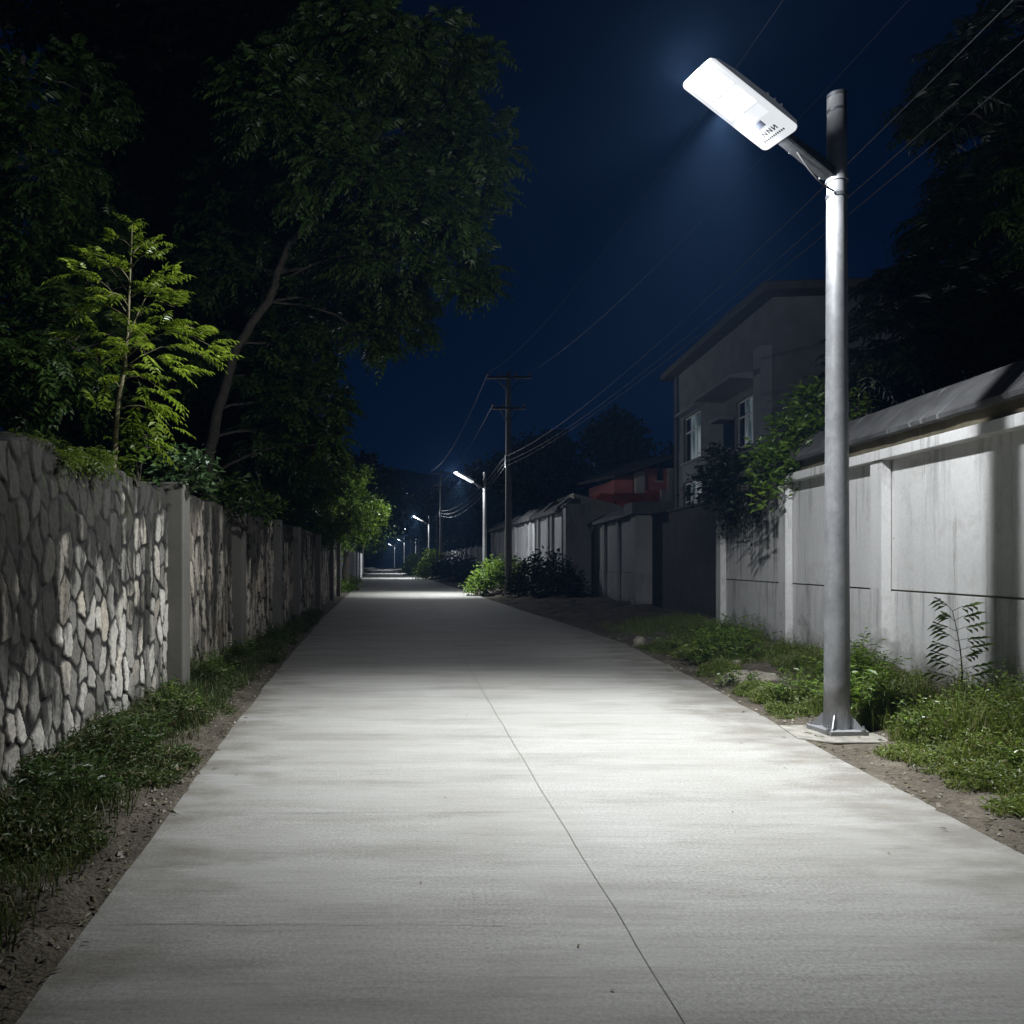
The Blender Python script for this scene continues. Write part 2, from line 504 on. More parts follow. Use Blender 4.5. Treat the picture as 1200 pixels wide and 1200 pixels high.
Ys = np.concatenate([np.arange(-4, 30, 0.25), np.arange(30, 231, 1.0)])
wob = (fbm(Ys * 1.7, Ys * 0, 5) - 0.5) * 0.05
rl, rr = road_l(Ys) + wob, road_r(Ys) + (fbm(Ys * 1.5, Ys * 0 + 9, 6) - 0.5) * 0.06
m = MB()
us = np.linspace(0, 1, 13)
top = np.stack([np.stack([rl + (rr - rl) * u, Ys, 0.0 * Ys], -1) for u in us], 0)
rows = [np.stack([rl, Ys, Ys*0 - 0.2], -1)[None], top, np.stack([rr, Ys, Ys*0 - 0.2], -1)[None]]
m.grid(np.concatenate(rows, 0)[::-1])
tag(m.build("road", M["road"]), kind="structure", label="pale brushed concrete road with a long joint down the middle")

# saw-cut joints: a thin dark strip down the road and faint cross joints
m = MB()
JY = np.concatenate([np.arange(-3, 30, 0.12), np.arange(30, 80, 0.5)])
JX = np.interp(JY, [-3, 2.7, 5.8, 12.5, 25.6, 80], [0.95, 1.026, 1.06, 1.18, 1.42, 0.9]) + (fbm(JY * 2.5, JY * 0, 3) - 0.5) * 0.02
wd = 0.0006 + 0.0011 * fbm(JY * 5, JY * 0 + 4, 8) + 0.00012 * np.maximum(JY, 0)
m.grid(np.stack([np.stack([JX - wd, JY, JY*0 + 0.004], -1), np.stack([JX + wd, JY, JY*0 + 0.004], -1)], 0)[::-1])
for Yc, x0, x1 in ((3.42, -1.35, 0.55), (4.95, -1.42, 0.95), (8.05, -1.55, 1.0), (6.1, 1.2, 3.4), (17.6, 1.45, 2.6), (12.8, -1.6, 1.0)):
    x = np.arange(x0, x1, 0.05); y = Yc + (fbm(x * 3, x*0 + Yc, 4) - 0.5) * 0.05
    w = 0.0006 + 0.0016 * vnoise(x * 2.2, x*0 + Yc, 3)
    m.grid(np.stack([np.stack([x, y - w, x*0 + 0.0042], -1), np.stack([x, y + w, x*0 + 0.0042], -1)], 0))
tag(m.build("road_joint", M["joint"]), kind="structure", label="thin dark joints cut across and along the concrete road")

def left_h(X, Y):
    d = road_l(Y) - X
    u = np.clip(d, 0, 1.4)
    e = np.clip(u*5, 0, 1)
    edge = (fbm(X*7.5, Y*7.5, 41) - 0.62)*0.05 + 0.4*np.minimum(d, 0) - 0.012*np.minimum(u*5, 1)
    body = -0.01 + 0.11*u**1.3 + (fbm(X*2.2, Y*2.2, 21) - 0.5)*0.14 + (fbm(X*11, Y*11, 22) - 0.5)*0.045
    return edge*(1 - e) + body*e
def right_h(X, Y):
    d = X - road_r(Y)
    u = np.clip(d/2.6, 0, 1.6)
    e = np.clip(d*4, 0, 1)
    edge = (fbm(X*7.0, Y*7.0, 43) - 0.62)*0.05 - 0.4*np.maximum(-d, 0)
    h = -0.02 + 0.30*np.clip(u, 0, 1)**1.2 + (fbm(X*1.1, Y*1.1, 31) - 0.5)*0.34*np.clip(d*1.6, 0, 1) + (fbm(X*9, Y*9, 32) - 0.5)*0.06
    h = np.where(d < 0.9, np.minimum(h, 0.05 + 0.06*np.maximum(d, 0)), h)
    return edge*(1 - e) + h*e
# keep the lamp footing area level
def right_hh(X, Y):
    k = np.clip(1.6 - np.hypot(X - 4.15, Y - 7.2) / 0.42, 0, 1)
    return right_h(X, Y) * (1 - k) + 0.0 * k

def verge(name, x_edge, x_far, hf, Y0, Y1, step, nu, label):
    Y = np.arange(Y0, Y1 + step, step)
    P = []
    for u in np.linspace(0, 1, nu):
        X = x_edge(Y) * (1 - u) + x_far(Y) * u
        P.append(np.stack([X, Y, hf(X, Y)], -1))
    return np.stack(P, 0)
m = MB()
m.grid(verge("l", lambda Y: road_l(Y) + 0.02, lambda Y: Y*0 - 3.4, left_h, -4, 30, 0.05, 52, ""))
m.grid(verge("l2", lambda Y: road_l(Y) + 0.03, lambda Y: Y*0 - 14.5, left_h, 29.9, 150, 0.7, 12, ""))
tag(m.build("left_verge", M["soil"], smooth=True), kind="structure", label="bare soil strip below the stone wall")
m = MB()
m.grid(verge("r", lambda Y: road_r(Y) - 0.02, lambda Y: wall_x(Y) + 0.6, right_hh, -4, 32, 0.05, 80, "")[::-1])
m.grid(verge("r2", lambda Y: road_r(Y) - 0.03, lambda Y: Y*0 + 11.0, right_h, 31.9, 150, 0.7, 14, "")[::-1])
tag(m.build("right_verge", M["soil"], smooth=True), kind="structure", label="lumpy soil bank beside the right side of the road")

# hills on the horizon
m = MB()
hx = np.linspace(-560, 560, 180)
for Yh, amp, base, sd in ((420, 34, 30, 51), (560, 44, 48, 52)):
    prof = base + amp * (fbm(hx / 120, hx*0, sd, 5) - 0.35) + 5 * fbm(hx / 9, hx*0, sd + 3, 3)
    prof = prof * np.clip(1.25 - np.abs(hx + 20) / 700, 0.2, 1)
    rows = [np.stack([hx, hx*0 + Yh - 120, hx*0 - 0.6], -1)]
    for k in (0.35, 0.6, 0.8, 0.93, 1.0):
        rows.append(np.stack([hx, hx*0 + Yh - 120*(1-k), prof * (k**1.4)], -1))
    rows.append(np.stack([hx, hx*0 + Yh + 140, hx*0 - 0.6], -1))
    m.grid(np.stack(rows, 0)[::-1])
tag(m.build("hills", M["hill"], smooth=True), kind="structure", label="black wooded hills on the horizon")

# ------------------------------------------------------------------ leaves
def leaf_mesh(mb, P, D, Nrm, L, W):
    """Rhombic folded leaves: base P, direction D, normal Nrm, length L, width W (arrays)."""
    P = np.asarray(P); n = len(P)
    if n == 0: return
    L = np.broadcast_to(np.asarray(L, float), (n,))[:, None]; W = np.broadcast_to(np.asarray(W, float), (n,))[:, None]
    D = norm(D); Sd = norm(np.cross(D, Nrm)); U = np.cross(Sd, D)
    a = P
    b = P + D*L*0.42 + Sd*W*0.5 + U*W*0.16
    c = P + D*L - U*L*0.14
    d = P + D*L*0.42 - Sd*W*0.5 + U*W*0.16
    V = np.stack([a, b, c, d], 1).reshape(-1, 3)
    i = np.arange(n) * 4
    q = np.concatenate([np.stack([i, i+1, i+2], -1), np.stack([i, i+2, i+3], -1)], 0)
    mb.addq(V, q)

def rand_dirs(n, zmin=-1.0, zmax=1.0):
    z = RNG.uniform(zmin, zmax, n); t = RNG.uniform(0, 2*math.pi, n); r = np.sqrt(1 - np.clip(z*z, 0, 1))
    return np.stack([r*np.cos(t), r*np.sin(t), z], -1)

def fronds(mb, P, D, length, pairs, lw=0.3, ll=0.42, droop=0.5, tilt=0.25):
    """Pinnate leaves: rachis from P along D, `pairs` leaflet pairs, ll = leaflet length / frond length."""
    P = np.asarray(P); n = len(P); D = norm(D)
    length = np.broadcast_to(np.asarray(length, float), (n,))[:, None]
    up = np.array((0, 0, 1.0))
    for j in range(pairs + 1):
        t = (j + 0.7) / (pairs + 0.7)
        pos = P + D*length*t - up*length*droop*t*t
        tan = norm(D - up*droop*2*t)
        sd = norm(np.cross(tan, up) + RNG.normal(0, 0.05, (n, 3)))
        nrm = norm(np.cross(sd, tan))
        Lf = length[:, 0]*ll*(1 - 0.45*abs(t - 0.45)*1.6)
        if j == pairs:
            leaf_mesh(mb, pos, tan, nrm, Lf, Lf*lw); continue
        for s in (-1, 1):
            dr = norm(sd*s + tan*0.55 - up*tilt + RNG.normal(0, 0.12, (n, 3)))
            leaf_mesh(mb, pos, dr, nrm + sd*s*0.3, Lf*RNG.uniform(0.8, 1.15, n), Lf*lw)

def limb(mb, p0, p1, r0, r1, sag=0.0, n=6, wob=0.06, seg=7):
    p0, p1 = np.array(p0, float), np.array(p1, float)
    t = np.linspace(0, 1, n)[:, None]
    L = np.linalg.norm(p1 - p0)
    pts = p0*(1-t) + p1*t + np.array((0, 0, 1.0))*sag*L*np.sin(t*math.pi)
    pts[1:-1] += RNG.normal(0, wob*L*0.25, (n-2, 3))
    mb.tube(pts, r0*(1-t[:, 0]) + r1*t[:, 0], seg)
    return pts

def make_tree(name, base, trunk_pts, r0, blobs, label, matl, tufts=26, frond=0.42, pairs=6, nfr=6, group=None, cat="tree", lw=0.32, droop=0.45, limbs=True, plain=False, bark="bark"):
    """blobs: (centre xyz, radius)."""
    root = thing(name, base, label, cat, group)
    tr, cr = MB(), MB()
    tp = np.array(trunk_pts, float)
    t = np.linspace(0, 1, len(tp))
    tt = np.linspace(0, 1, len(tp)*4)
    tp = np.stack([np.interp(tt, t, tp[:, k]) for k in range(3)], -1)
    tp[1:-1] += RNG.normal(0, r0*0.12, (len(tp)-2, 3))
    tr.tube(tp, r0*(1 - 0.72*tt) + r0*0.5*np.exp(-tt*14), 11)
    for c, rad in blobs:
        c = np.array(c, float)
        if limbs:
            k = int(np.argmin(np.linalg.norm(tp - c, axis=1) + 0.6*np.maximum(tp[:, 2] - c[2] + 0.3, 0)))
            limb(tr, tp[k], c, max(r0*(0.75 - 0.6*tt[k])*0.42, 0.014), 0.015, 0.08, 7)
        n = max(4, int(tufts * (rad/1.2)**2))
        d = rand_dirs(n, -0.75, 1)
        q = c + d * rad * RNG.uniform(0.45, 1.03, n)[:, None] * np.array((1, 1, 0.82))
        if limbs:
            for w in q[::5]:
                limb(tr, c + RNG.normal(0, 0.05, 3), w, 0.013, 0.005, 0.05, 4, seg=4)
        # each tuft: fronds fanning from a twig end
        P = np.repeat(q, nfr, 0) + RNG.normal(0, 0.06, (n*nfr, 3))
        Dd = norm(np.repeat(d, nfr, 0)*0.7 + rand_dirs(n*nfr, -0.5, 0.8))
        ln = frond * RNG.uniform(0.65, 1.25, n*nfr)
        if plain:
            kk = pairs
            P2 = np.repeat(P, kk, 0) + RNG.normal(0, frond*0.35, (len(P)*kk, 3))
            D2 = norm(np.repeat(Dd, kk, 0) + RNG.normal(0, 0.7, (len(P)*kk, 3)) - np.array((0, 0, 0.25)))
            L2 = np.repeat(ln, kk) * 0.5
            leaf_mesh(cr, P2, D2, norm(RNG.normal(0, 0.6, (len(P2), 3)) + np.array((0.3, -0.3, 1.0))), L2, L2*lw*1.5)
        else:
            fronds(cr, P, Dd, ln, pairs, lw, 0.40, droop)
    tr.build("trunk", M[bark], root, smooth=True)
    cr.build("crown", M[matl], root)
    return root

def pxblobs(lst, Y, jit=1.2):
    out = []
    for b in lst:
        y = b[3] if len(b) > 3 else Y + RNG.uniform(-jit, jit)
        out.append((at(b[0], b[1], y), b[2]*y/FOC))
    return out

# ------------------------------------------------------------------ left rubble stone wall
def voronoi_wall(Y, Z, cy_, cz_, seed):
    """Nearest / second nearest cell of a jittered grid. Returns d1, edge distance, cell id value."""
    gy, gz = Y / cy_, Z / cz_
    gy = gy*(1 + 0.0*gz) + (fbm(Y*1.5, Z*1.5, seed+40) - 0.5) * 1.5
    gz = gz + (fbm(Y*1.7 + 7, Z*1.7, seed+41) - 0.5) * 1.3
    iy, iz = np.floor(gy), np.floor(gz)
    d1 = np.full(Y.shape, 9.0); d2 = d1.copy(); cid = d1*0
    for a in (-1, 0, 1, 2, -2):
        for b in (-1, 0, 1):
            jy, jz = iy + a, iz + b
            sy = jy + 0.08 + 0.84*vnoise(jy + 0.0, jz + 0.0, seed); sz = jz + 0.5*(jy % 2) + 0.1 + 0.8*vnoise(jy + 0.0, jz + 0.0, seed + 1) - 0.25
            d = np.hypot(gy - sy, gz - sz) * (0.85 + 0.3*vnoise(jy + 0.0, jz + 0.0, seed + 2))
            new = d < d1
            d2 = np.where(new, d1, np.minimum(d2, d)); cid = np.where(new, vnoise(jy + 0.0, jz + 0.0, seed + 3), cid); d1 = np.where(new, d, d1)
    return d1, d2 - d1, cid

def left_wall_panel(root, ys, zstep, cell, bulge, matname, ztop, seed, x0=-2.58, name="wall_panel"):
    ys = np.asarray(ys)
    nz = int(2.65 / zstep)
    v = np.linspace(0, 1, nz)
    zt = ztop(ys)
    Y = np.repeat(ys[None, :], nz, 0); Z = -0.15 + (zt[None, :] + 0.15) * v[:, None]
    d1, ed, cid = voronoi_wall(Y, Z, cell[0], cell[1], seed)
    prof = np.clip((ed - 0.05) / 0.13, 0, 1); prof = prof*prof*(3 - 2*prof)
    X = x0 + prof*bulge*(0.55 + 0.9*vnoise(cid*999, cid*0, 2)) + (fbm(Y*7, Z*7, seed+5) - 0.5)*bulge*0.9 + (fbm(Y*26, Z*26, seed+6) - 0.5)*0.016 + (cid - 0.5)*bulge*0.5*prof
    front = np.stack([X, Y, Z], -1)
    k = np.linspace(0.0, 1, 8)[1:]
    tops = []
    for q in k:
        xx = front[-1][:, 0]*(1-q) + (x0 - 0.42)*q
        zz = zt + 0.03*math.sin(q*math.pi) + (fbm(xx*9, ys*9, seed+8) - 0.5)*0.06
        tops.append(np.stack([xx, ys, zz], -1))
    back = np.stack([ys*0 + x0 - 0.43, ys, ys*0 - 0.15], -1)
    P = np.concatenate([front, np.stack(tops, 0), back[None]], 0)
    mb = MB(); mb.grid(P[::-1])
    o = mb.build(name, M[matname], root, smooth=True)
    att = o.data.attributes.new("stone", 'FLOAT_VECTOR', 'POINT')
    E = np.zeros(P.shape); E[:nz, :, 0] = np.clip(ed/0.30, 0, 1); E[:nz, :, 1] = cid; E[nz:, :, 0] = 0.4; E[nz:, :, 1] = 0.3
    att.data.foreach_set("vector", E[::-1].astype(np.float32).ravel())
    return o

wallL = thing("stone_wall", (-2.7, 9.0, 0), "old rubble stone wall with concrete piers along the left side of the road", "wall")
top_near = lambda y: 2.46 + (fbm(y*1.6, y*0, 71) - 0.5)*0.20 + (fbm(y*7, y*0, 72) - 0.5)*0.07
top_far = lambda y: 2.43 + 0.006*(y-9) + (fbm(y*2.0, y*0, 73) - 0.5)*0.09
near_ys = np.concatenate([np.arange(-3, 4.3, 0.06), np.arange(4.3, 9.0, 0.0125)])
left_wall_panel(wallL, near_ys, 0.0125, (0.165, 0.31), 0.022, "rubble_stone", top_near, 3)
PIERS = [8.73, 12.2, 16.3, 19.6, 25.3, 31.0, 35.0]
for i, y in enumerate(PIERS[:-1]):
    st = 0.018 if i < 2 else 0.035
    left_wall_panel(wallL, np.arange(y + 0.05, PIERS[i+1] + 0.05 + st, st), st, (0.14, 0.55 if i % 2 == 0 else 0.42), 0.035 if i != 1 else 0.05, "streaked_stone", top_far, 11 + i)
for y in PIERS:
    mb = MB(); mb.box(-2.95, -2.38, y, y + 0.31, -0.15, 2.50 + 0.01*(y % 3))
    mb.build("pier", M["pier_concrete"], wallL, bevel=0.018)

# pale plastered wall further along
fw = thing("plastered_wall", (-2.9, 45, 0), "pale plastered wall under the lit tree where the stone wall ends", "wall")
mb = MB(); mb.box(-3.35, -3.05, 35.4, 78, -0.2, 2.4); mb.build("wall_panel", M["pale_wall"], fw)
for y in (41.0, 46.5, 52.0, 58, 64, 70):
    mb = MB(); mb.box(-3.4, -2.93, y, y+0.35, -0.2, 2.5); mb.build("pier", M["pale_wall"], fw, bevel=0.02)

# ------------------------------------------------------------------ white boundary wall, right side
def WP(v):
    """(offset from the wall face, distance along, height) -> world"""
    v = np.asarray(v, float)
    return np.stack([5.62 + 0.083*v[..., 1] + v[..., 0], v[..., 1] - 0.083*v[..., 0], v[..., 2]], -1)
wr = thing("boundary_wall", (6.3, 8.5, 0), "white rendered boundary wall with pilasters and a dark sloping coping behind the tall lamp", "wall")
Wm = M["white_wall"]
mb = MB(); mb.box(0.0, 0.24, -3, 16.2, 1.262, 2.93, WP); mb.build("upper_panel", Wm, wr)
mb = MB(); mb.box(0.022, 0.24, -3, 16.2, 1.238, 1.262, WP); mb.build("joint_band", M["mossy_band"], wr)
mb = MB(); mb.box(-0.012, 0.24, -3, 16.2, -0.4, 1.238, WP); mb.build("lower_panel", Wm, wr, bevel=0.004)
for y in (-1.9, 1.1, 4.05, 7.0, 9.9, 12.8, 15.95):
    mb = MB(); mb.box(-0.13, -0.0125, y, y + 0.28, -0.4, 2.929, WP); mb.build("pilaster", Wm, wr, bevel=0.006)
mb = MB(); mb.box(-0.17, 0.26, -3, 16.28, 2.931, 3.06, WP); mb.build("ledge", Wm, wr, bevel=0.008)
mb = MB(); mb.box(-0.05, 0.30, -3, 16.26, 3.06, 3.235, WP); mb.build("band", M["mossy_band"], wr)
mb = MB()
ys = np.arange(-3, 16.31, 0.10)
poly = [(-0.17, 3.236), (-0.185, 3.285), (0.02, 3.48), (0.25, 3.70), (0.34, 3.745), (0.62, 3.62), (0.62, 3.236)]
P = []
for k, (a, z) in enumerate(poly):
    j = (fbm(ys*3.1, ys*0 + k, 90) - 0.5)*0.022
    P.append(WP(np.stack([ys*0 + a + j, ys, ys*0 + z + j*0.7], -1)))
P.append(P[0]); mb.grid(np.stack(P, 0)[::-1])
mb.add(WP(np.array([(a, 16.3, z) for a, z in poly])), [list(range(len(poly)))[::-1]])
mb.build("coping", M["coping"], wr)

# dark mould-blackened wall in the gap, then more walls
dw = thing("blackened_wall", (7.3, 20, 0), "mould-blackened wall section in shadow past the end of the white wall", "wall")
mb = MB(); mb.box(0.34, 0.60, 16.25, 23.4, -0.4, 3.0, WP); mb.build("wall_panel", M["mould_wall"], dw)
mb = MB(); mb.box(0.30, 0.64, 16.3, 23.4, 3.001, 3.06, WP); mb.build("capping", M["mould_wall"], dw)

s1 = thing("grey_wall", (7.9, 26, 0), "dim grey wall with a square capped pier between the black wall and the taller wall", "wall")
mb = MB(); mb.box(0.0, 0.24, 24.1, 31.4, 1.26, 3.05, WP); mb.box(-0.012, 0.24, 24.1, 31.4, -0.4, 1.235, WP); mb.box(0.02, 0.24, 24.1, 31.4, 1.235, 1.26, WP)
mb.build("wall_panel", M["grey_wall"], s1)
for y in (26.3, 28.7):
    mb = MB(); mb.box(-0.1, -0.0125, y, y+0.3, -0.4, 3.049, WP); mb.build("pilaster", M["grey_wall"], s1)
mb = MB(); mb.box(-0.15, 0.72, 23.4, 24.1, -0.4, 3.05, WP); mb.build("pier", M["grey_wall"], s1, bevel=0.02)
mb = MB(); mb.box(-0.30, 0.95, 23.2, 24.35, 3.051, 3.42, WP); mb.build("pier_cap", M["coping"], s1, bevel=0.02)
mb = MB(); mb.prism([(-0.25, 3.052), (-0.25, 3.16), (0.35, 3.50), (0.6, 3.50), (0.6, 3.052)], 24.36, 31.4, lambda p, a: WP(np.array((p[0], a, p[1])))); mb.build("coping", M["coping"], s1)

s2 = thing("tall_wall", (7.3, 42, 0), "tall pale wall with dark pilasters and broken tiled coping behind the utility pole", "wall")
def W2(v):
    v = np.asarray(v, float)
    return np.stack([7.25 - 0.004*(v[..., 1]-32) + v[..., 0], v[..., 1], v[..., 2]], -1)
mb = MB(); mb.box(0, 0.3, 32.3, 55, -0.4, 3.72, W2); mb.build("wall_panel", M["pale_wall"], s2)
for y in (34.4, 35.2, 37.5, 39.6, 41.0, 44.5, 48.5, 52, 54.7):
    mb = MB(); mb.box(-0.12, -0.003, y, y+0.36, -0.4, 3.719, W2); mb.build("pilaster", M["grey_wall"], s2)
mb = MB(); mb.box(-0.15, 0.9, 31.5, 32.28, -0.4, 4.0, W2); mb.build("pier", M["grey_wall"], s2, bevel=0.02)
mb = MB(); mb.box(-0.28, 0.5, 32.3, 55.1, 3.721, 3.84, W2); mb.build("ledge", M["coping"], s2)
mb = MB()
for k in range(24):
    y = 31.6 + k*0.98; dz = RNG.uniform(-0.14, 0.08) - 0.004*k
    mb.prism([(-0.22, 3.845), (-0.24, 3.95+dz*0.3), (0.25, 4.36+dz), (0.5, 4.30+dz), (0.5, 3.845)], y, y + RNG.uniform(0.82, 0.95), lambda p, a: W2(np.array((p[0], a, p[1]))))
mb.build("coping", M["coping"], s2, bevel=0.02)
s3 = thing("low_wall", (6.4, 66, 0), "dim low wall far down the right side beyond the tall wall", "wall")
mb = MB(); mb.box(6.3, 6.6, 56, 96, -0.4, 2.7); mb.build("wall_panel", M["grey_wall"], s3)
for y in (57, 61, 65, 69, 74, 80, 87):
    mb = MB(); mb.box(6.15, 6.297, y, y+0.4, -0.4, 2.8); mb.build("pilaster", M["pale_wall"], s3)

# ------------------------------------------------------------------ street lamps
def make_lamp():
    root = thing("street_lamp", (0, 0, 0), "lamp", "street lamp", "street lamps along the right side of the road")
    Z0 = np.zeros(3)
    t = np.linspace(0, 1, 14)
    mb = MB(); mb.tube(np.stack([t*0, t*0, 0.03 + t*5.99], -1), 0.112 - 0.030*t, 36); mb.build("pole", M["steel"], root, smooth=True, off=Z0)
    mb = MB(); mb.lathe([(0.080, 6.0), (0.086, 6.0), (0.086, 6.035), (0.06, 6.05)], (0, 0, 0), 28); mb.build("pole_cap", M["dark_steel"], root, off=Z0)
    mb = MB(); mb.lathe([(0.0855, 5.86), (0.0885, 5.862), (0.0885, 5.885), (0.0855, 5.887)], (0, 0, 0), 28); mb.build("seam_ring", M["dark_steel"], root, off=Z0)
    c, s = math.cos(R(5)), math.sin(R(5))
    rot = lambda v: np.stack([v[..., 0]*c - v[..., 1]*s, v[..., 0]*s + v[..., 1]*c, v[..., 2]], -1)
    mb = MB(); mb.box(-0.185, 0.185, -0.185, 0.185, 0.012, 0.052, rot); plate = mb.build("base_plate", M["steel"], root, bevel=0.004, off=Z0)
    for k in range(4):
        a = R(45 + 90*k + 5)
        ca, sa = math.cos(a), math.sin(a)
        mb = MB()
        f = lambda p, w: np.array((p[0]*ca - w*sa, p[0]*sa + w*ca, p[1]))
        mb.prism([(0.104, 0.0525), (0.215, 0.0525), (0.205, 0.075), (0.118, 0.185), (0.104, 0.185)], -0.005, 0.005, f)
        mb.build("gusset", M["steel"], root, off=Z0)
    for k in range(4):
        a = R(90*k + 5 + 45)
        px_, py_ = 0.222*math.cos(a) + 0.03*math.sin(a), 0.222*math.sin(a) - 0.03*math.cos(a)
        mb = MB(); mb.lathe([(0.022, 0.0525), (0.022, 0.072), (0.012, 0.073), (0.011, 0.098)], (px_, py_, 0), 6); mb.build("bolt", M["bolt_steel"], plate, off=Z0)
    # bracket frame: x along the arm (away from pole, rising), y across, z up-normal
    yaw, tilt = R(16.0), R(26.5)
    L = np.array((-math.cos(tilt)*math.cos(yaw), -math.cos(tilt)*math.sin(yaw), math.sin(tilt)))
    Un = np.array((math.sin(tilt)*math.cos(yaw), math.sin(tilt)*math.sin(yaw), math.cos(tilt)))
    Wd = np.cross(Un, L)
    piv = np.array((0, 0, 5.235))
    F = lambda v: piv + np.asarray(v)[..., 0:1]*L + np.asarray(v)[..., 1:2]*Wd + np.asarray(v)[..., 2:3]*Un
    # clamp
    mb = MB(); mb.lathe([(0.0875, 5.05), (0.094, 5.052), (0.094, 5.085), (0.0875, 5.087)], (0, 0, 0), 28); mb.build("clamp", M["dark_steel"], root, off=Z0)
    mb = MB(); mb.lathe([(0.087, 5.20), (0.096, 5.202), (0.096, 5.25), (0.087, 5.252)], (0, 0, 0), 28); mb.build("clamp", M["steel"], root, off=Z0)
    # folded channel arm: two cheek plates and a web, plus a thin upper strut
    mb = MB()
    for y0, y1 in ((-0.062, -0.054), (0.054, 0.062)):
        mb.prism([(0.09, -0.045), (0.74, -0.035), (0.74, 0.02), (0.30, 0.035), (0.09, 0.03)], y0, y1, lambda p, w: F(np.array((p[0], w, p[1]))))
    mb.box(0.09, 0.74, -0.0535, 0.0535, -0.045, -0.037, F)
    arm = mb.build("bracket_arm", M["dark_steel"], root, off=Z0, bevel=0.003)
    mb = MB(); mb.tube(F(np.array([(0.10, 0.0, 0.06), (0.30, 0.0, 0.085), (0.62, 0.0, 0.05)])), 0.017, 8); mb.build("strut", M["dark_steel"], root, smooth=True, off=Z0)
    for x, y, z in ((0.16, -0.066, 0.0), (0.52, -0.066, -0.01), (0.12, -0.066, -0.03), (0.34, -0.066, 0.005)):
        mb = MB(); q = F(np.array((x, y, z))); mb.tube(np.array([q + Wd*0.004, q - Wd*0.018]), 0.013, 8); mb.build("bolt", M["bolt_steel"], arm, off=Z0)
    mb = MB(); tt = np.linspace(0, 1, 12)[:, None]
    a0, a1 = F(np.array((0.60, -0.02, 0.03))), np.array((-0.07, -0.07, 5.09))
    mb.tube(a0*(1-tt) + a1*tt + np.array((0, -0.03, -0.10))*np.sin(tt*math.pi), 0.008, 6); mb.build("cable", M["rubber"], root, smooth=True, off=Z0)

    # lamp head in its own frame
    mb = MB()
    h0, h1, wd = -0.50, 0.50, 0.165
    secs = []
    for x, w, zt in ((-0.50, 0.145, 0.035), (-0.46, 0.158, 0.07), (-0.2, 0.160, 0.095), (0.25, 0.160, 0.085), (0.43, 0.155, 0.06), (0.485, 0.14, 0.03)):
        prof = []
        for a in np.linspace(0, math.pi, 13):
            ca, sa = math.cos(a), math.sin(a)
            prof.append((x, w*np.sign(ca)*abs(ca)**0.35, -0.005 + zt*abs(sa)**0.5))
        secs.append(prof)
    A = np.array(secs)
    mb.grid(A)
    mb.add(A[0], [list(range(13))]); mb.add(A[-1], [list(range(13))[::-1]])
    for x0, x1 in ((-0.30, -0.28), (-0.22, -0.20), (-0.14, -0.12)):
        mb.box(x0, x1, -0.12, 0.12, 0.07, 0.115)
    head = mb.build("lamp_head", M["lamp_shell"], root, off=Z0, smooth=True)
    head.matrix_local = Matrix(((L[0], Wd[0], Un[0], 0), (L[1], Wd[1], Un[1], 0), (L[2], Wd[2], Un[2], 0), (0, 0, 0, 1)))
    head.location = Vector(piv + L*1.21 - Un*0.015)
    # rounded lens plate
    mb = MB()
    pts = []
    for cx_, cy_, a0 in ((0.455, 0.125, 0), (-0.455, 0.125, 90), (-0.455, -0.125, 180), (0.455, -0.125, 270)):
        for k in range(6):
            a = R(a0 + 18*k); pts.append((cx_ + 0.045*math.cos(a), cy_ + 0.045*math.sin(a)))
    mb.prism(pts, -0.03, -0.004, lambda p, z: np.array((p[0], p[1], z)))
    head.scale = (1.04, 1.2, 1.1)
    lens = mb.build("lens", M["lamp_lens"], head, off=Z0, bevel=0.006)
    for x0, x1, k in ((0.20, 0.45, 0), (-0.055, 0.178, 1), (-0.20, -0.077, 2)):
        if k < 2:
            mb = MB(); mb.box(x0, x1, -0.128, 0.128, -0.036, -0.0302); mb.build("led_module", M["led"], head, off=Z0, bevel=0.004)
        else:
            mb = MB(); mb.box(x0, x1, -0.128, 0.128, -0.034, -0.0302); mb.build("led_module", M["led_dim"], head, off=Z0, bevel=0.003)
    mb = MB(); mb.box(-0.285, -0.215, -0.045, 0.03, -0.0335, -0.0302); mb.build("sensor", M["grey_module"], head, off=Z0, bevel=0.003)
    # the printed mark: three blocky letters and a line of small print, unreadable in the photograph
    mb = MB()
    for k in range(3):
        y = 0.055 - k*0.05
        mb.box(-0.375, -0.325, y - 0.019, y - 0.010, -0.0315, -0.0303); mb.box(-0.375, -0.325, y + 0.010, y + 0.019, -0.0315, -0.0303)
        sg = -1 if k == 0 else 1
        dg = np.array([(-0.375, y + sg*0.0095), (-0.359, y + sg*0.0095), (-0.325, y - sg*0.0095), (-0.341, y - sg*0.0095)])[::sg]
        mb.prism([tuple(p) for p in dg], -0.0315, -0.0303, lambda p, z: np.array((p[0], p[1], z)))
    mb.build("marking", M["print_ink"], head, off=Z0); mb = MB()
    for k in range(11):
        y = 0.095 - k*0.019
        mb.box(-0.425, -0.405, y - 0.006, y + 0.006, -0.0313, -0.0303)
    mb.build("small_print", M["print_ink"], head, off=Z0)
    sl = bpy.data.lights.new("lens_spill", 'POINT'); sl.energy = FILL_WATTS; sl.shadow_soft_size = 0.06; sl.color = (0.93, 0.965, 1.0)
    so = bpy.data.objects.new("lens_spill", sl); COL.objects.link(so); so.parent = head; so.location = (0.60, 0, -0.03)  # added fill light just past the head's tip, outside the housing
    # the optics throw most of the light straight down on the road
    bl = bpy.data.lights.new("led_beam", 'SPOT'); bl.energy = BEAM_WATTS; bl.spot_size = R(BEAM_ANGLE); bl.spot_blend = 1.0
    bl.shadow_soft_size = 0.06; bl.color = (0.93, 0.965, 1.0)
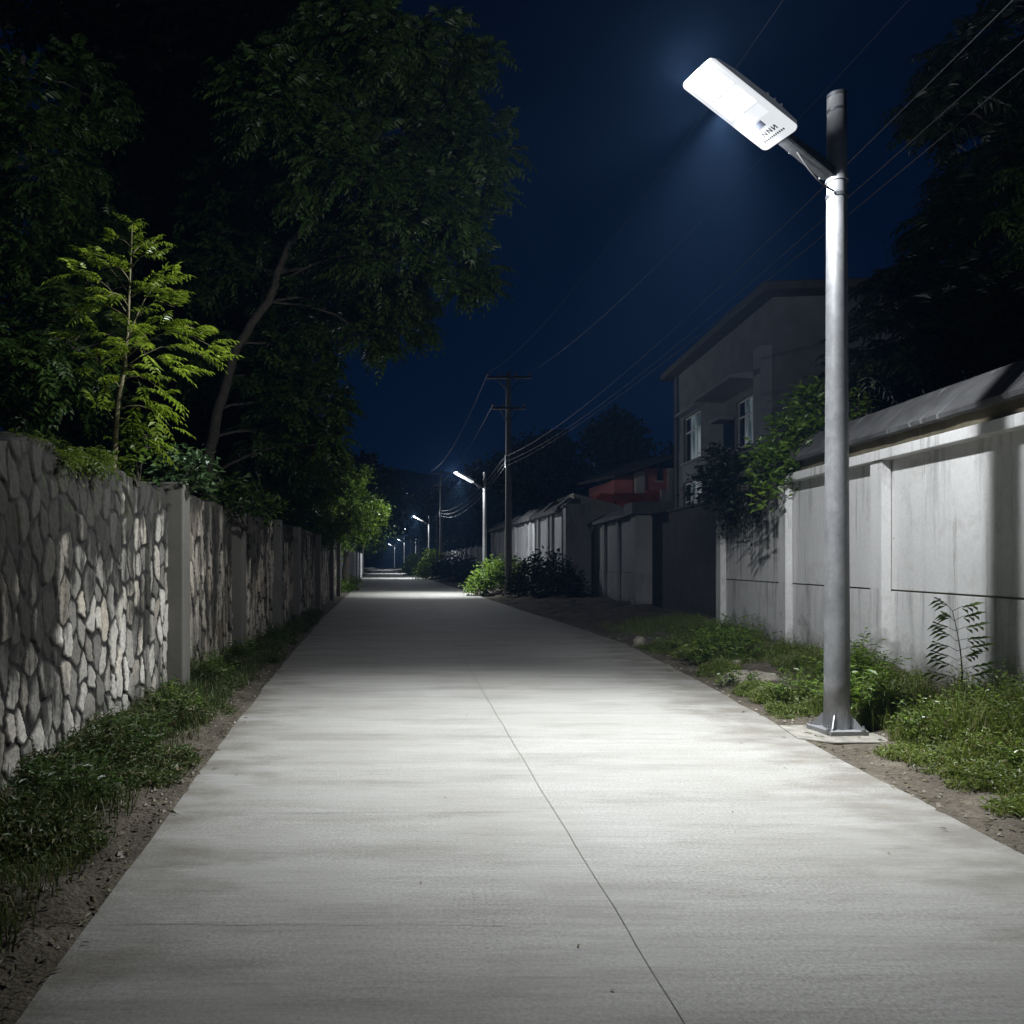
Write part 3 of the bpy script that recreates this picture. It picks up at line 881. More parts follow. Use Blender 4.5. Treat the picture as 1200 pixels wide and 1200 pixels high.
    bo = bpy.data.objects.new("led_beam", bl); COL.objects.link(bo); bo.parent = root
    bo.location = Vector(piv + L*1.34 - Un*0.13)
    # added fill spot, brightens the verge and the wall behind the pole
    s2l = bpy.data.lights.new("led_side_beam", 'SPOT'); s2l.energy = WALL_FILL_WATTS; s2l.spot_size = R(86); s2l.spot_blend = 1.0
    s2l.shadow_soft_size = 0.05; s2l.color = (0.93, 0.965, 1.0)
    s2o = bpy.data.objects.new("led_side_beam", s2l); COL.objects.link(s2o); s2o.parent = root
    s2o.location = Vector(piv + L*1.20 - Un*0.13)
    s2o.rotation_euler = (Vector((2.3, 3.7, 2.05)) - s2o.location).to_track_quat('-Z', 'Y').to_euler()
    s3l = bpy.data.lights.new("led_far_beam", 'SPOT'); s3l.energy = LEFT_FILL_WATTS; s3l.spot_size = R(62); s3l.spot_blend = 1.0  # added fill spot that brightens the sapling and left wall
    s3l.shadow_soft_size = 0.05; s3l.color = (0.93, 0.965, 1.0)
    s3o = bpy.data.objects.new("led_far_beam", s3l); COL.objects.link(s3o); s3o.parent = root
    s3o.location = Vector(piv + L*1.40 - Un*0.13)
    s3o.rotation_euler = (Vector((-6.9, 0.5, 3.55)) - s3o.location).to_track_quat('-Z', 'Y').to_euler()
    bo.rotation_euler = (Vector((-2.4, -0.30, 0)) - bo.location).to_track_quat('-Z', 'Y').to_euler()
    return root
emit("led_dim", (0.92, 0.96, 1.0), 0.95)

lamp = make_lamp()
lamp.location = (4.20, 7.26, 0)
tag(lamp, "tall nearest grey steel street lamp bolted to a concrete footing by the white wall")
LAMPS = [((4.56, 38.0), 0, "second street lamp standing in leafy bushes left of the utility pole"),
         ((3.54, 74.5), 0, "third street lamp, small, with a bright head beside the far utility pole"),
         ((3.15, 103.0), 0, "fourth street lamp, a bright dot above bushes between the third and fifth lamps"),
         ((2.25, 146.0), 0, "fifth street lamp, a bright dot low over the far bend of the road"),
         ((0.55, 190.0), 0, "farthest and lowest lit street lamp near the tree tunnel")]
lamp_protos = lamp
for (x, y), rz, lab in LAMPS:
    c = copy_tree(lamp_protos)
    c.location = (x, y, 0); c.rotation_euler.z = R(rz)
    tag(c, lab)
ft = thing("concrete_footing", (4.15, 7.2, 0), "flat pale concrete footing slab under the base of the nearest lamp", "concrete slab")
mb = MB(); mb.add([(3.70, 7.02, -.2), (3.93, 6.84, -.2), (4.52, 6.86, -.2), (4.55, 7.55, -.2), (3.80, 7.56, -.2), (3.70, 7.02, .011), (3.93, 6.84, .011), (4.52, 6.86, .011), (4.55, 7.55, .011), (3.80, 7.56, .011)],
       [[0,4,3,2,1], [5,6,7,8,9], [0,1,6,5], [1,2,7,6], [2,3,8,7], [3,4,9,8], [4,0,5,9]])
mb.build("slab", M["footing"], ft, bevel=0.008)

# ------------------------------------------------------------------ utility poles and wires
def make_utility():
    root = thing("utility_pole", (0, 0, 0), "pole", "utility pole", "utility poles on the right side")
    Z0 = np.zeros(3)
    t = np.linspace(0, 1, 10)
    mb = MB(); mb.tube(np.stack([t*0, t*0, -0.3 + t*10.5], -1), 0.175 - 0.065*t, 16); mb.build("pole", M["pole_concrete"], root, smooth=True, off=Z0)
    for z, hw in ((9.9, 1.0), (8.52, 0.75)):
        mb = MB(); mb.box(-hw, hw, -0.17, -0.10, z - 0.05, z + 0.05); ca = mb.build("crossarm", M["dark_wood"], root, off=Z0)
        for x in (-hw + 0.06, -hw*0.35, hw*0.35, hw - 0.06):
            mb = MB(); mb.lathe([(0.02, 0.0), (0.055, 0.05), (0.03, 0.09), (0.05, 0.12), (0.02, 0.17)], (x, -0.135, z + 0.051), 10); mb.build("insulator", M["insulator"], ca, smooth=True, off=Z0)
        for sx in (-1, 1):
            mb = MB(); mb.tube(np.array([(sx*hw*0.55, -0.135, z - 0.05), (sx*0.1, -0.12, z - 0.55)]), 0.022, 6); mb.build("brace", M["dark_wood"], root, off=Z0)
    mb = MB(); mb.lathe([(0.15, 5.85), (0.165, 5.86), (0.165, 6.42), (0.15, 6.43)], (0, 0, 0), 14); mb.build("wire_clamp", M["dark_steel"], root, off=Z0)
    return root
up = make_utility(); up.location = (5.24, 34.7, 0)
tag(up, "nearest dark utility pole with two crossarms rising in front of the tall pale wall")
u2 = copy_tree(up); u2.location = (4.56, 72, 0)
tag(u2, "thin distant utility pole with a crossarm beside the third lamp")
# a plain post further on
def post(x, y, h, r, lab):
    p = thing("plain_post", (x, y, 0), lab, "post", "bare posts far down the road")
    mb = MB(); mb.tube(np.array([(x, y, -0.2), (x, y, h*0.5), (x, y, h)]), np.array((r, r*0.9, r*0.8)), 10); mb.build("shaft", M["pole_concrete"], p, smooth=True)
    mb = MB(); mb.lathe([(r*0.8, h + .001), (r*0.95, h + 0.02), (r*0.9, h + 0.08), (r*0.3, h + 0.1)], (x, y, 0), 10); mb.build("cap", M["dark_steel"], p)
post(3.98, 68.5, 5.55, 0.11, "bare grey post between the third lamp and the far utility pole")
post(2.75, 116, 5.0, 0.13, "bare thin post between the fourth and fifth lamps")
post(3.1, 92, 4.0, 0.12, "short bare post behind the bushes near the fourth lamp")

def wire(p0, p1, sag, lab, r=0.0065, n=40):
    p0, p1 = np.array(p0, float), np.array(p1, float)
    t = np.linspace(0, 1, n)[:, None]
    pts = p0*(1-t) + p1*t - np.array((0, 0, 1.0))*sag*4*t*(1-t)
    mb = MB(); mb.tube(pts, r, 5)
    o = mb.build("overhead_wire", M["wire"])
    tag(o, lab, "wire", "overhead wires between the poles")
wire((5.10, 34.6, 6.36), (6.0, -6.0, 8.6), 1.25, "upper of the three low wires, passing behind the lamp pole")
wire((5.10, 34.6, 6.13), (6.0, -6.0, 7.9), 1.15, "faint middle one of the three low wires meeting the utility pole", 0.006)
wire((5.10, 34.6, 5.92), (6.0, -6.0, 7.3), 0.9, "lowest of the three wires, grazing the eave of the grey house")
wire((4.30, 34.56, 10.12), (5.1, -6.14, 10.12), 1.7, "faint wire from the left end of the upper crossarm to below the bright lamp head", 0.0045)
wire((6.18, 34.56, 10.12), (6.99, -6.14, 10.12), 1.3, "faint wire from the right end of the upper crossarm passing the bright lamp head", 0.0045)
wire((4.30, 34.56, 10.12), (3.62, 71.86, 10.12), 0.9, "wire sagging from the upper crossarm left end down behind the second lamp head", 0.012)
wire((4.55, 34.56, 8.74), (3.87, 71.86, 8.74), 0.8, "wire sagging from the lower crossarm behind the second lamp head", 0.012)
wire((5.10, 34.8, 6.36), (4.50, 71.9, 6.40), 0.75, "top one of the low wires sagging between the two utility poles", 0.014)
wire((5.10, 34.8, 6.13), (4.50, 71.9, 6.16), 0.85, "middle one of the low wires sagging between the two utility poles", 0.014)
wire((5.10, 34.8, 5.92), (4.50, 71.9, 5.94), 0.95, "bottom one of the low wires sagging between the two utility poles", 0.014)
wire((4.45, 72.1, 6.40), (2.8, 116, 5.0), 0.8, "farthest wire running from the distant utility pole to a bare post", 0.016)

# ------------------------------------------------------------------ grey house
HX, HY = 8.0 + 0.083*19.4, 19.4
house = thing("grey_house", (HX, HY, 0), "two-storey grey rendered house with a flat overhanging eave above the walls", "house")
hc, hs = 1/math.hypot(1, 0.083), 0.083/math.hypot(1, 0.083)
def HP(v):   # local (x away from road, y along facade, z) -> world
    v = np.asarray(v, float)
    return np.stack([HX + v[..., 0]*hc + v[..., 1]*hs, HY - v[..., 0]*hs + v[..., 1]*hc, v[..., 2]], -1)
mb = MB()
# facade pieces round the openings (x 0..0.25)
W1 = (5.75, 7.65, 5.05, 6.62)       # far window  (y0,y1,z0,z1)
W2_ = (0.95, 2.6, 4.80, 6.15)       # near window
W3 = (5.6, 7.7, 2.4, 4.35)          # ground-floor window
mb.box(0, 0.25, 0.0, 0.95, -0.3, 8.3, HP); mb.box(0, 0.25, 2.6, 5.6, -0.3, 8.3, HP); mb.box(0, 0.25, 7.7, 8.9, -0.3, 8.3, HP)
mb.box(0, 0.25, 0.951, 2.599, -0.3, 4.80, HP); mb.box(0, 0.25, 0.951, 2.599, 6.15, 8.3, HP)
mb.box(0, 0.25, 5.601, 7.699, 4.35, 5.05, HP); mb.box(0, 0.25, 5.601, 7.699, -0.3, 2.4, HP); mb.box(0, 0.25, 5.601, 7.699, 6.62, 8.3, HP)
mb.box(0, 0.25, 5.601, 5.75, 5.051, 6.619, HP); mb.box(0, 0.25, 7.65, 7.699, 5.051, 6.619, HP)
mb.build("facade_wall", M["house_render"], house)
mb = MB(); mb.box(0.251, 8.0, 0.0, 0.25, -0.3, 8.3, HP); mb.build("end_wall", M["house_render"], house)
mb = MB(); mb.box(0.251, 8.0, 8.65, 8.9, -0.3, 8.3, HP); mb.box(7.75, 8.0, 0.251, 8.649, -0.3, 8.3, HP); mb.build("rear_wall", M["house_render"], house)
mb = MB(); mb.box(0.251, 7.749, 0.251, 8.649, 4.55, 4.7, HP); mb.build("inner_floor", M["house_render"], house)
mb = MB(); mb.box(-0.45, 8.6, -0.6, 9.15, 8.301, 8.50, HP); rf = mb.build("roof_slab", M["eave"], house, bevel=0.02)
mb = MB(); q = HP(np.array([(-0.47, -0.62, 8.501), (8.62, -0.62, 8.501), (8.62, 9.17, 8.501), (-0.47, 9.17, 8.501), (2.6, 2.6, 9.1), (5.4, 2.6, 9.1), (5.4, 6.2, 9.1), (2.6, 6.2, 9.1)]))
mb.add(q, [[3,2,1,0], [0,1,5,4], [1,2,6,5], [2,3,7,6], [3,0,4,7], [4,5,6,7]]); mb.build("roof", M["roof_dark"], house)
# pale apron panels below the windows, corner pilaster, drainpipe
mb = MB(); mb.box(-0.03, -0.002, 5.2, 7.68, 4.40, 5.02, HP); mb.build("apron_panel", M["house_pale"], house)
mb = MB(); mb.box(-0.30, -0.002, 0.02, 0.5, 2.0, 7.1, HP); mb.build("corner_pilaster", M["house_pale"], house, bevel=0.01)
mb = MB(); mb.tube(HP(np.array([(-0.06, 8.4, 0.0), (-0.06, 8.4, 8.28)])), 0.05, 8); mb.build("drainpipe", M["house_pale"], house)
def window(w, label, cols, pale, awn=None, shut=None):
    y0, y1, z0, z1 = w
    F = MB(); t_ = 0.06
    F.box(0.06, 0.13, y0 + .002, y1 - .002, z0 + .002, z0 + t_, HP); F.box(0.06, 0.13, y0 + .002, y1 - .002, z1 - t_, z1 - .002, HP)
    F.box(0.062, 0.128, y0 + .002, y0 + t_, z0 + t_, z1 - t_, HP); F.box(0.062, 0.128, y1 - t_, y1 - .002, z0 + t_, z1 - t_, HP)
    zt = z0 + (z1 - z0)*0.66
    F.box(0.064, 0.126, y0 + t_, y1 - t_, zt - 0.03, zt + 0.03, HP)
    for k in range(1, cols):
        y = y0 + (y1 - y0)*k/cols
        F.box(0.066, 0.124, y - 0.03, y + 0.03, z0 + t_, zt - 0.03, HP)
        F.box(0.066, 0.124, y - 0.03, y + 0.03, zt + 0.03, z1 - t_, HP)
    f = F.build("window", M["window_frame"], house)
    for k in range(cols):
        a, b = y0 + (y1 - y0)*k/cols + 0.001, y0 + (y1 - y0)*(k+1)/cols - 0.001
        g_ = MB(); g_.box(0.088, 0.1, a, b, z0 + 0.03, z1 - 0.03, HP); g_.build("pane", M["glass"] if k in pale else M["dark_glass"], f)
    s_ = MB(); s_.box(-0.08, 0.058, y0 - 0.1, y1 + 0.1, z0 - 0.08, z0 - 0.003, HP); s_.build("sill", M["house_pale"], f)
    return f
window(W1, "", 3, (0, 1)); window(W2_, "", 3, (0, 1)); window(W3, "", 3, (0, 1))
mb = MB(); mb.prism([(-0.85, 6.42), (-0.85, 6.50), (-0.002, 6.62), (-0.002, 6.36)], 0.55, 3.6, lambda p, a: HP(np.array((p[0], a, p[1])))); mb.build("awning", M["house_pale"], house)
mb = MB(); mb.box(-0.45, -0.002, 2.75, 3.55, 5.72, 5.80, HP); mb.build("awning", M["house_pale"], house)
mb = MB(); mb.box(-0.05, -0.002, 2.75, 3.45, 4.6, 5.7, HP); mb.build("shutter", M["dark_glass"], house)
mb = MB(); mb.box(-0.3, -0.002, 5.5, 7.75, 6.70, 6.76, HP); mb.build("awning", M["house_pale"], house)

# ------------------------------------------------------------------ red house and sheds
rh = thing("red_house", (13.5, 43, 0), "small house with red rendered walls and a low pitched roof left of the grey house", "house")
def PB(px0, px1, py0, py1, Y, depth):
    a = at(px0, py1, Y); b = at(px1, py0, Y)
    return a[0], b[0], Y, Y + depth, a[2], b[2]
mb = MB(); x0, x1, y0, y1, z0, z1 = PB(755, 782, 549, 600, 42, 7); mb.box(x0, x1, y0, y1, -0.3, z1); mb.build("wall", M["red_render"], rh)
mb = MB(); xa, xb, _, _, _, zb = PB(745, 755, 553, 600, 42, 7); mb.box(xa, xb - 0.002, 41.9, 42.3, -0.3, zb); mb.build("corner_column", M["cream"], rh)
mb = MB(); xc, xd, _, _, _, zd = PB(723, 745, 561, 600, 42, 7); mb.box(xc, xd - 0.002, 42.5, 48, -0.3, zd); mb.build("side_wall", M["red_render"], rh)
mb = MB(); xe, xf, _, _, _, _ = PB(782, 796, 549, 600, 42, 7); mb.box(xe + .002, xf, 41.9, 49, -0.3, z1); mb.build("end_wall", M["cream"], rh)
P0, P1 = at(720, 560, 41.4), at(800, 533, 41.4)
mb = MB(); mb.add([(P0[0], 41.4, P0[2]), (P1[0], 41.4, P1[2]), (P1[0], 41.4, P1[2] + 0.16), (P0[0], 41.4, P0[2] + 0.16), (P0[0], 49.5, P0[2]+0.4), (P1[0], 49.5, P1[2]+0.6), (P1[0], 49.5, P1[2] + 0.76), (P0[0], 49.5, P0[2] + 0.56)],
       [[0,1,2,3], [4,7,6,5], [0,4,5,1], [3,2,6,7], [0,3,7,4], [1,5,6,2]]); mb.build("roof", M["eave"], rh)
mb = MB(); a, b, _, _, c, d = PB(770, 776, 550, 563, 41.97, 1); mb.box(a, b, 41.95, 41.995, c, d); wn = mb.build("window", M["dark_glass"], rh)
mb = MB(); mb.box(a - 0.08, b + 0.08, 41.955, 41.990, c - 0.1, c - 0.002); mb.build("sill", M["cream"], wn)

sh = thing("red_roofed_shed", (12, 36, 0), "low shed with a bright orange red roof in front of the red house", "shed")
x0, x1, _, _, z0, z1 = PB(724, 781, 584, 592, 36, 3)
mb = MB(); mb.add([(x0, 36, z0 - 0.0), (x1, 36, z0 - 0.05), (x1, 36.7, z0 + 0.5), (x0, 36.7, z0 + 0.5), (x0, 36, z0 + 0.14), (x1, 36, z0 + 0.10), (x1, 36.7, z0 + 0.62), (x0, 36.7, z0 + 0.62)],
       [[0,3,2,1], [4,5,6,7], [0,1,5,4], [1,2,6,5], [2,3,7,6], [3,0,4,7]])
mb.build("roof", M["red_roof"], sh)
xa, xb, _, _, za, zb = PB(758, 781, 577, 584, 36.6, 2)
mb = MB(); mb.box(xa, xb, 36.62, 36.7, za - 0.05, zb + 0.1); mb.build("upper_fascia", M["red_roof"], sh)
mb = MB(); mb.box(x0 + 0.1, x1 - 0.1, 36.3, 38.3, -0.3, z0 - 0.055); mb.build("wall", M["cream"], sh)
xa, xb, _, _, za, zb = PB(782, 789, 572, 610, 34.5, 2)
mb = MB(); mb.box(xa, xb, 35.2, 35.5, -0.3, zb); mb.build("post", M["cream"], sh)

ob = thing("white_outbuilding", (8.9, 34, 0), "low white outbuilding with a faded red roof behind the tall wall", "outbuilding")
A0, A1 = at(672, 578, 34.5), at(726, 596, 34.5)
mb = MB(); mb.add([(A0[0], 34.5, -0.3), (A1[0], 34.5, -0.3), (A1[0], 34.5, A1[2]+0.15), (A0[0], 34.5, A0[2]), (A0[0], 38, -0.3), (A1[0], 38, -0.3), (A1[0], 38, A1[2]+0.15), (A0[0], 38, A0[2])],
       [[0,1,2,3], [4,7,6,5], [0,4,5,1], [3,2,6,7], [0,3,7,4], [1,5,6,2]]); mb.build("wall", M["cream"], ob)
B0, B1 = at(690, 579, 38.5), at(724, 580, 38.5)
mb = MB(); mb.prism([(B0[0], B0[2] - 0.55), (B1[0], B0[2] - 0.55), (B1[0], B0[2] - 0.05), (B0[0] + 0.5, B0[2] + 0.02)], 38.2, 41, lambda p, a: np.array((p[0], a, p[1]))); mb.build("roof", M["red_roof"], ob)

# ------------------------------------------------------------------ grass and weeds
def blades(mb, P, H, W, lean=0.45):
    n = len(P)
    a = RNG.uniform(0, 2*math.pi, n)
    d = np.stack([np.cos(a), np.sin(a), 0*a], -1); sd = np.stack([-np.sin(a), np.cos(a), 0*a], -1)
    H = np.broadcast_to(H, (n,))[:, None]; W = np.broadcast_to(W, (n,))[:, None]
    ln = (RNG.uniform(0.1, 1.0, n)**1.3 * lean * 1.6)[:, None]
    up = np.array((0, 0, 1.0))
    mid = P + up*H*0.62 + d*H*ln*0.35
    tip = P + up*H*(1.0 - 0.35*ln) + d*H*ln
    V = np.stack([P - sd*W/2, P + sd*W/2, mid + sd*W*0.4, mid - sd*W*0.4, tip], 1).reshape(-1, 3)
    i = np.arange(n)*5
    mb.addq(V, np.stack([i, i+1, i+2, i+3], -1)); mb.addq(np.zeros((0, 3)), np.stack([i+3, i+2, i+4], -1) - mb.n)

def scatter(n, x0, x1, y0, y1, dens, hf):
    X = RNG.uniform(0, 1, n); Y = y0 + (y1 - y0)*RNG.uniform(0, 1, n)**1.5
    X = x0(Y) + (x1(Y) - x0(Y))*X
    k = RNG.uniform(0, 1, n) < dens(X, Y)
    X, Y = X[k], Y[k]
    return np.stack([X, Y, hf(X, Y)], -1)

# right bank: dense where the photograph shows tufts, bare near the road edge and round the footing
def dens_r(X, Y):
    d = X - road_r(Y)
    n = fbm(X*1.3, Y*1.3, 61)
    base = np.clip((n - 0.45)*9, 0, 1) * np.clip((d - 0.42)*3.0, 0, 1)
    foot = np.clip(np.hypot(X - 4.0, Y - 7.1)/0.45 - 1, 0, 1)
    bare = np.clip(np.hypot((X - 5.1)/0.9, (Y - 10.4)/0.75) - 0.55, 0, 1)
    return base*foot*bare
wx_in = lambda Y: wall_x(Y) - 0.05
gb = MB()
P = scatter(70000, lambda Y: road_r(Y) + 0.2, wx_in, 2.2, 19, dens_r, right_hh)
hN = fbm(P[:, 0]*1.1, P[:, 1]*1.1, 63)
blades(gb, P, (0.05 + 0.42*np.clip(hN - 0.25, 0, 1))*RNG.uniform(0.45, 1.25, len(P)), RNG.uniform(0.003, 0.008, len(P)), 0.6)
# bushy fine-leaved grass hummocks near the right edge of the frame
def hummock(mb, cx_, cy_, rr_, hh, hf, lim, dens=5200, lsz=1.0, lean=0.9):
    n = int(dens*rr_)
    a = RNG.uniform(0, 2*math.pi, n); q = np.sqrt(RNG.uniform(0, 1, n))*rr_*(0.6 + 0.8*vnoise(np.cos(a)*2.5+cx_*9, np.sin(a)*2.5+cy_*3, 5))
    X, Y = cx_ + q*np.cos(a), cy_ + q*np.sin(a)
    k = lim(X, Y); X, Y = X[k], Y[k]; q = np.minimum(q[k], rr_)
    P = np.stack([X, Y, hf(X, Y)], -1)
    tex = 0.15 + 1.6*np.clip(fbm(X*4.2, Y*4.2, 77) - 0.12, 0, 1)
    blades(mb, P, hh*(1.05 - 0.6*(q/rr_)**2)*tex*RNG.uniform(0.35, 1.2, len(P)), RNG.uniform(0.003, 0.008, len(P)), lean)
    n2 = int(dens*0.75*rr_)
    i = RNG.integers(0, len(P), n2)
    z = hh*(1.05 - 0.6*(q[i]/rr_)**2)*tex[i]*RNG.uniform(0.25, 0.95, n2)
    B = P[i] + np.stack([RNG.normal(0, .025, n2), RNG.normal(0, .025, n2), z], -1)
    leaf_mesh(mb, B, rand_dirs(n2, -0.2, 0.8), rand_dirs(n2, 0.3, 1), lsz*RNG.uniform(0.02, 0.055, n2), lsz*RNG.uniform(0.008, 0.018, n2))
lim_r = lambda X, Y: (X < wall_x(Y) - 0.03) & (X > road_r(Y) + 0.12)
for cx_, cy_, rr_, hh in ((5.0, 6.45, 0.62, 0.62), (5.5, 7.15, 0.55, 0.55), (4.62, 6.05, 0.45, 0.28), (5.0, 5.55, 0.5, 0.30), (4.9, 7.75, 0.5, 0.52), (5.75, 6.2, 0.6, 0.58), (4.62, 8.3, 0.42, 0.28), (4.55, 5.0, 0.34, 0.18), (5.3, 5.0, 0.55, 0.34), (5.3, 8.5, 0.55, 0.42),
        (5.6, 9.4, 0.5, 0.36), (4.35, 9.3, 0.25, 0.14), (5.75, 10.6, 0.5, 0.3), (5.3, 12.3, 0.7, 0.3), (6.0, 12.0, 0.5, 0.34), (5.6, 13.8, 0.8, 0.34), (5.0, 14.4, 0.4, 0.25), (6.2, 15.4, 0.7, 0.3), (4.2, 4.4, 0.25, 0.13), (5.1, 4.4, 0.5, 0.25), (4.32, 5.65, 0.30, 0.18), (4.28, 6.35, 0.24, 0.13), (4.12, 4.85, 0.28, 0.15), (4.55, 4.5, 0.40, 0.22), (4.45, 5.25, 0.34, 0.2), (4.75, 6.55, 0.4, 0.3), (4.2, 8.15, 0.22, 0.12), (4.35, 8.8, 0.25, 0.16), (4.62, 10.9, 0.3, 0.18), (4.9, 12.6, 0.35, 0.2)):
    hummock(gb, cx_, cy_, rr_, hh, right_hh, lim_r)
tag(gb.build("verge_grass", M["grass"]), "tufted green grass growing on the soil bank around the tall lamp", "grass", kind="stuff")

def dens_l(X, Y):
    d = (road_l(Y) - X) / (road_l(Y) + 2.55)
    n = fbm(X*1.6, Y*1.6, 65)
    return np.clip((n - 0.34)*4.5, 0, 1) * np.clip((d - 0.16)*2.6, 0, 1)
gl = MB()
P = scatter(60000, lambda Y: Y*0 - 2.52, lambda Y: road_l(Y) - 0.05, 2.4, 24, dens_l, left_h)
hN = fbm(P[:, 0]*1.5, P[:, 1]*1.5, 67)
blades(gl, P, (0.05 + 0.38*np.clip(hN - 0.22, 0, 1))*RNG.uniform(0.4, 1.3, len(P)), RNG.uniform(0.004, 0.010, len(P)), 0.75)
lim_l = lambda X, Y: (X > -2.56) & (X < road_l(Y) - 0.06)
yy = 2.9
while yy < 22:
    w_ = float(road_l(yy)) + 2.5
    hummock(gl, -2.5 + w_*RNG.uniform(0.03, 0.72)**1.3, yy, RNG.uniform(0.16, 0.40), RNG.uniform(0.10, 0.34), left_h, lim_l, 4200, 1.25, 1.1)
    yy += RNG.uniform(0.05, 0.26) + yy*0.012
tag(gl.build("verge_grass", M["grass_dark"]), "dark green grass along the foot of the rubble stone wall", "grass", kind="stuff")

# dry leaves, twigs and chips along both road edges
lt = MB()
for side, n in (("l", 1300), ("r", 800)):
    Y = 2.3 + 16*RNG.uniform(0, 1, n)**1.8
    if side == "l":
        X = road_l(Y) - np.abs(RNG.normal(0.05, 0.38, n)) + 0.10*RNG.uniform(-0.4, 1, n)*(RNG.uniform(0, 1, n) < 0.15); z = np.where(X < road_l(Y), left_h(X, Y), 0) + 0.012
    else:
        X = road_r(Y) + np.abs(RNG.normal(0.05, 0.45, n)) - 0.2*(RNG.uniform(0, 1, n) < 0.1); z = np.where(X > road_r(Y), right_hh(X, Y), 0) + 0.012
    P = np.stack([X, Y, z], -1)
    D = rand_dirs(n, -0.05, 0.25)
    leaf_mesh(lt, P, D, rand_dirs(n, 0.6, 1), RNG.uniform(0.02, 0.07, n), RNG.uniform(0.006, 0.026, n))
for k in range(26):
    X = RNG.uniform(-1.2, 3.4); Y = RNG.uniform(2.6, 10)
    leaf_mesh(lt, [(X, Y, 0.006)], rand_dirs(1, 0, 0.1), [(0, 0.1, 1)], RNG.uniform(0.012, 0.035), 0.010)
tag(lt.build("leaf_litter", M["grass_dry"]), "dry pale leaf litter scattered along the road edges", "leaf litter", kind="stuff")
pb = MB()
for k in range(330):
    Y = 2.4 + 16*RNG.uniform(0, 1)**1.7
    if k % 2: X = float(road_l(Y)) - abs(RNG.normal(0.02, 0.28)); z = float(left_h(np.array(X), np.array(Y)))
    else: X = float(road_r(Y)) + abs(RNG.normal(0.02, 0.4)); z = float(right_hh(np.array(X), np.array(Y)))
    r = RNG.uniform(0.006, 0.024)
    v = rand_dirs(7)*r*RNG.uniform(0.7, 1.2, (7, 1))
    o8 = np.array([(1,0,0),(-1,0,0),(0,1,0),(0,-1,0),(0,0,1),(0,0,-1)])*r*RNG.uniform(0.7, 1.25, (6, 3))
    pb.add(o8 + np.array((X, Y, z + r*0.3)), [[0,2,4],[2,1,4],[1,3,4],[3,0,4],[2,0,5],[1,2,5],[3,1,5],[0,3,5]])
tag(pb.build("pebbles", M["rock"]), "small pebbles and grit beside the road edges", "pebbles", kind="stuff")

def rock(x, y, z, sx, sy, sz, lab, rz=0.3, seed=1):
    mb = MB()
    th = np.linspace(0, math.pi, 12); ph = np.linspace(0, 2*math.pi, 19)
    T, Pp = np.meshgrid(th, ph, indexing="ij")
    d = np.stack([np.sin(T)*np.cos(Pp), np.sin(T)*np.sin(Pp), np.cos(T)], -1)
    r = 0.75 + 0.5*fbm(d[..., 0]*1.6 + d[..., 2] + seed*7 + 5, d[..., 1]*1.6 + d[..., 2]*0.7 + 5, seed)
    p = np.sign(d)*np.abs(d)**0.75 * r[..., None]*np.array((sx, sy, sz))
    c, s_ = math.cos(rz), math.sin(rz)
    q = np.stack([p[..., 0]*c - p[..., 1]*s_ + x, p[..., 0]*s_ + p[..., 1]*c + y, p[..., 2] + z], -1)
    q[..., 2] += (fbm(q[..., 0]*14, q[..., 1]*14 + q[..., 2]*9, seed) - 0.5)*sz*0.5
    q[:, -1] = q[:, 0]
    mb.grid(q)
    return tag(mb.build("rock", M["rock"], smooth=True), lab, "rock", "rocks on the right bank")
rock(4.75, 10.2, 0.03, 0.40, 0.30, 0.12, "largest flat tan rock on the bare soil between weeds left of the tall lamp", 0.5, 2)
rock(4.55, 9.2, 0.03, 0.22, 0.16, 0.09, "smaller half-buried tan rock just in front of the largest flat rock", 0.2, 5)
rock(4.85, 15.1, 0.03, 0.13, 0.11, 0.11, "pale rounded rock at the road edge in the dark far from the lamp", 0.9, 8)
rock(5.05, 11.3, 0.13, 0.08, 0.06, 0.04, "fist-sized pale rock on top of the bank among bright weeds", 0.4, 4)

def weed(name, x, y, z, n, h, spread, label, matl, ll=0.09, lw=0.42, cat="weed", group=None, nl=9, stemm="green_stem", updir=0.8, stemr=0.004):
    """A clump of leafy stems."""
    root = thing(name, (x, y, z), label, cat, group)
    st, lf = MB(), MB()
    for k in range(n):
        a = RNG.uniform(0, 2*math.pi); q = math.sqrt(RNG.uniform(0, 1))*spread
        b = np.array((x + 0.45*q*math.cos(a), y + 0.45*q*math.sin(a), z - 0.03))
        hh = h*RNG.uniform(0.5, 1.1)*(1.05 - 0.45*(q/spread)**2)
        tip = np.array((x + q*math.cos(a)*1.15, y + q*math.sin(a)*1.15, z + hh))
        t = np.linspace(0, 1, 6)[:, None]
        pts = b*(1-t) + tip*t + np.array((0, 0, hh*0.22))*np.sin(t*math.pi)
        st.tube(pts, np.linspace(stemr, stemr*0.4, 6), 4, cap=False)
        tt = np.linspace(0.25, 1.0, nl)
        P = np.stack([np.interp(tt, t[:, 0], pts[:, i]) for i in range(3)], -1)
        aa = a + np.arange(nl)*2.4
        D = np.stack([np.cos(aa), np.sin(aa), np.full(nl, 0.35) + RNG.normal(0, 0.2, nl)], -1)
        leaf_mesh(lf, P, D, np.array((0, 0, 1.0)) + RNG.normal(0, 0.25, (nl, 3)), ll*RNG.uniform(0.6, 1.2, nl)*(1.15 - 0.5*tt), ll*lw*RNG.uniform(0.8, 1.2, nl)*(1.1 - 0.5*tt))
    st.build("stem", M[stemm], root)
    lf.build("foliage", M[matl], root)
    return root
rz_ = lambda x, y: float(right_hh(np.array(x), np.array(y)))
lz_ = lambda x, y: float(left_h(np.array(x), np.array(y)))
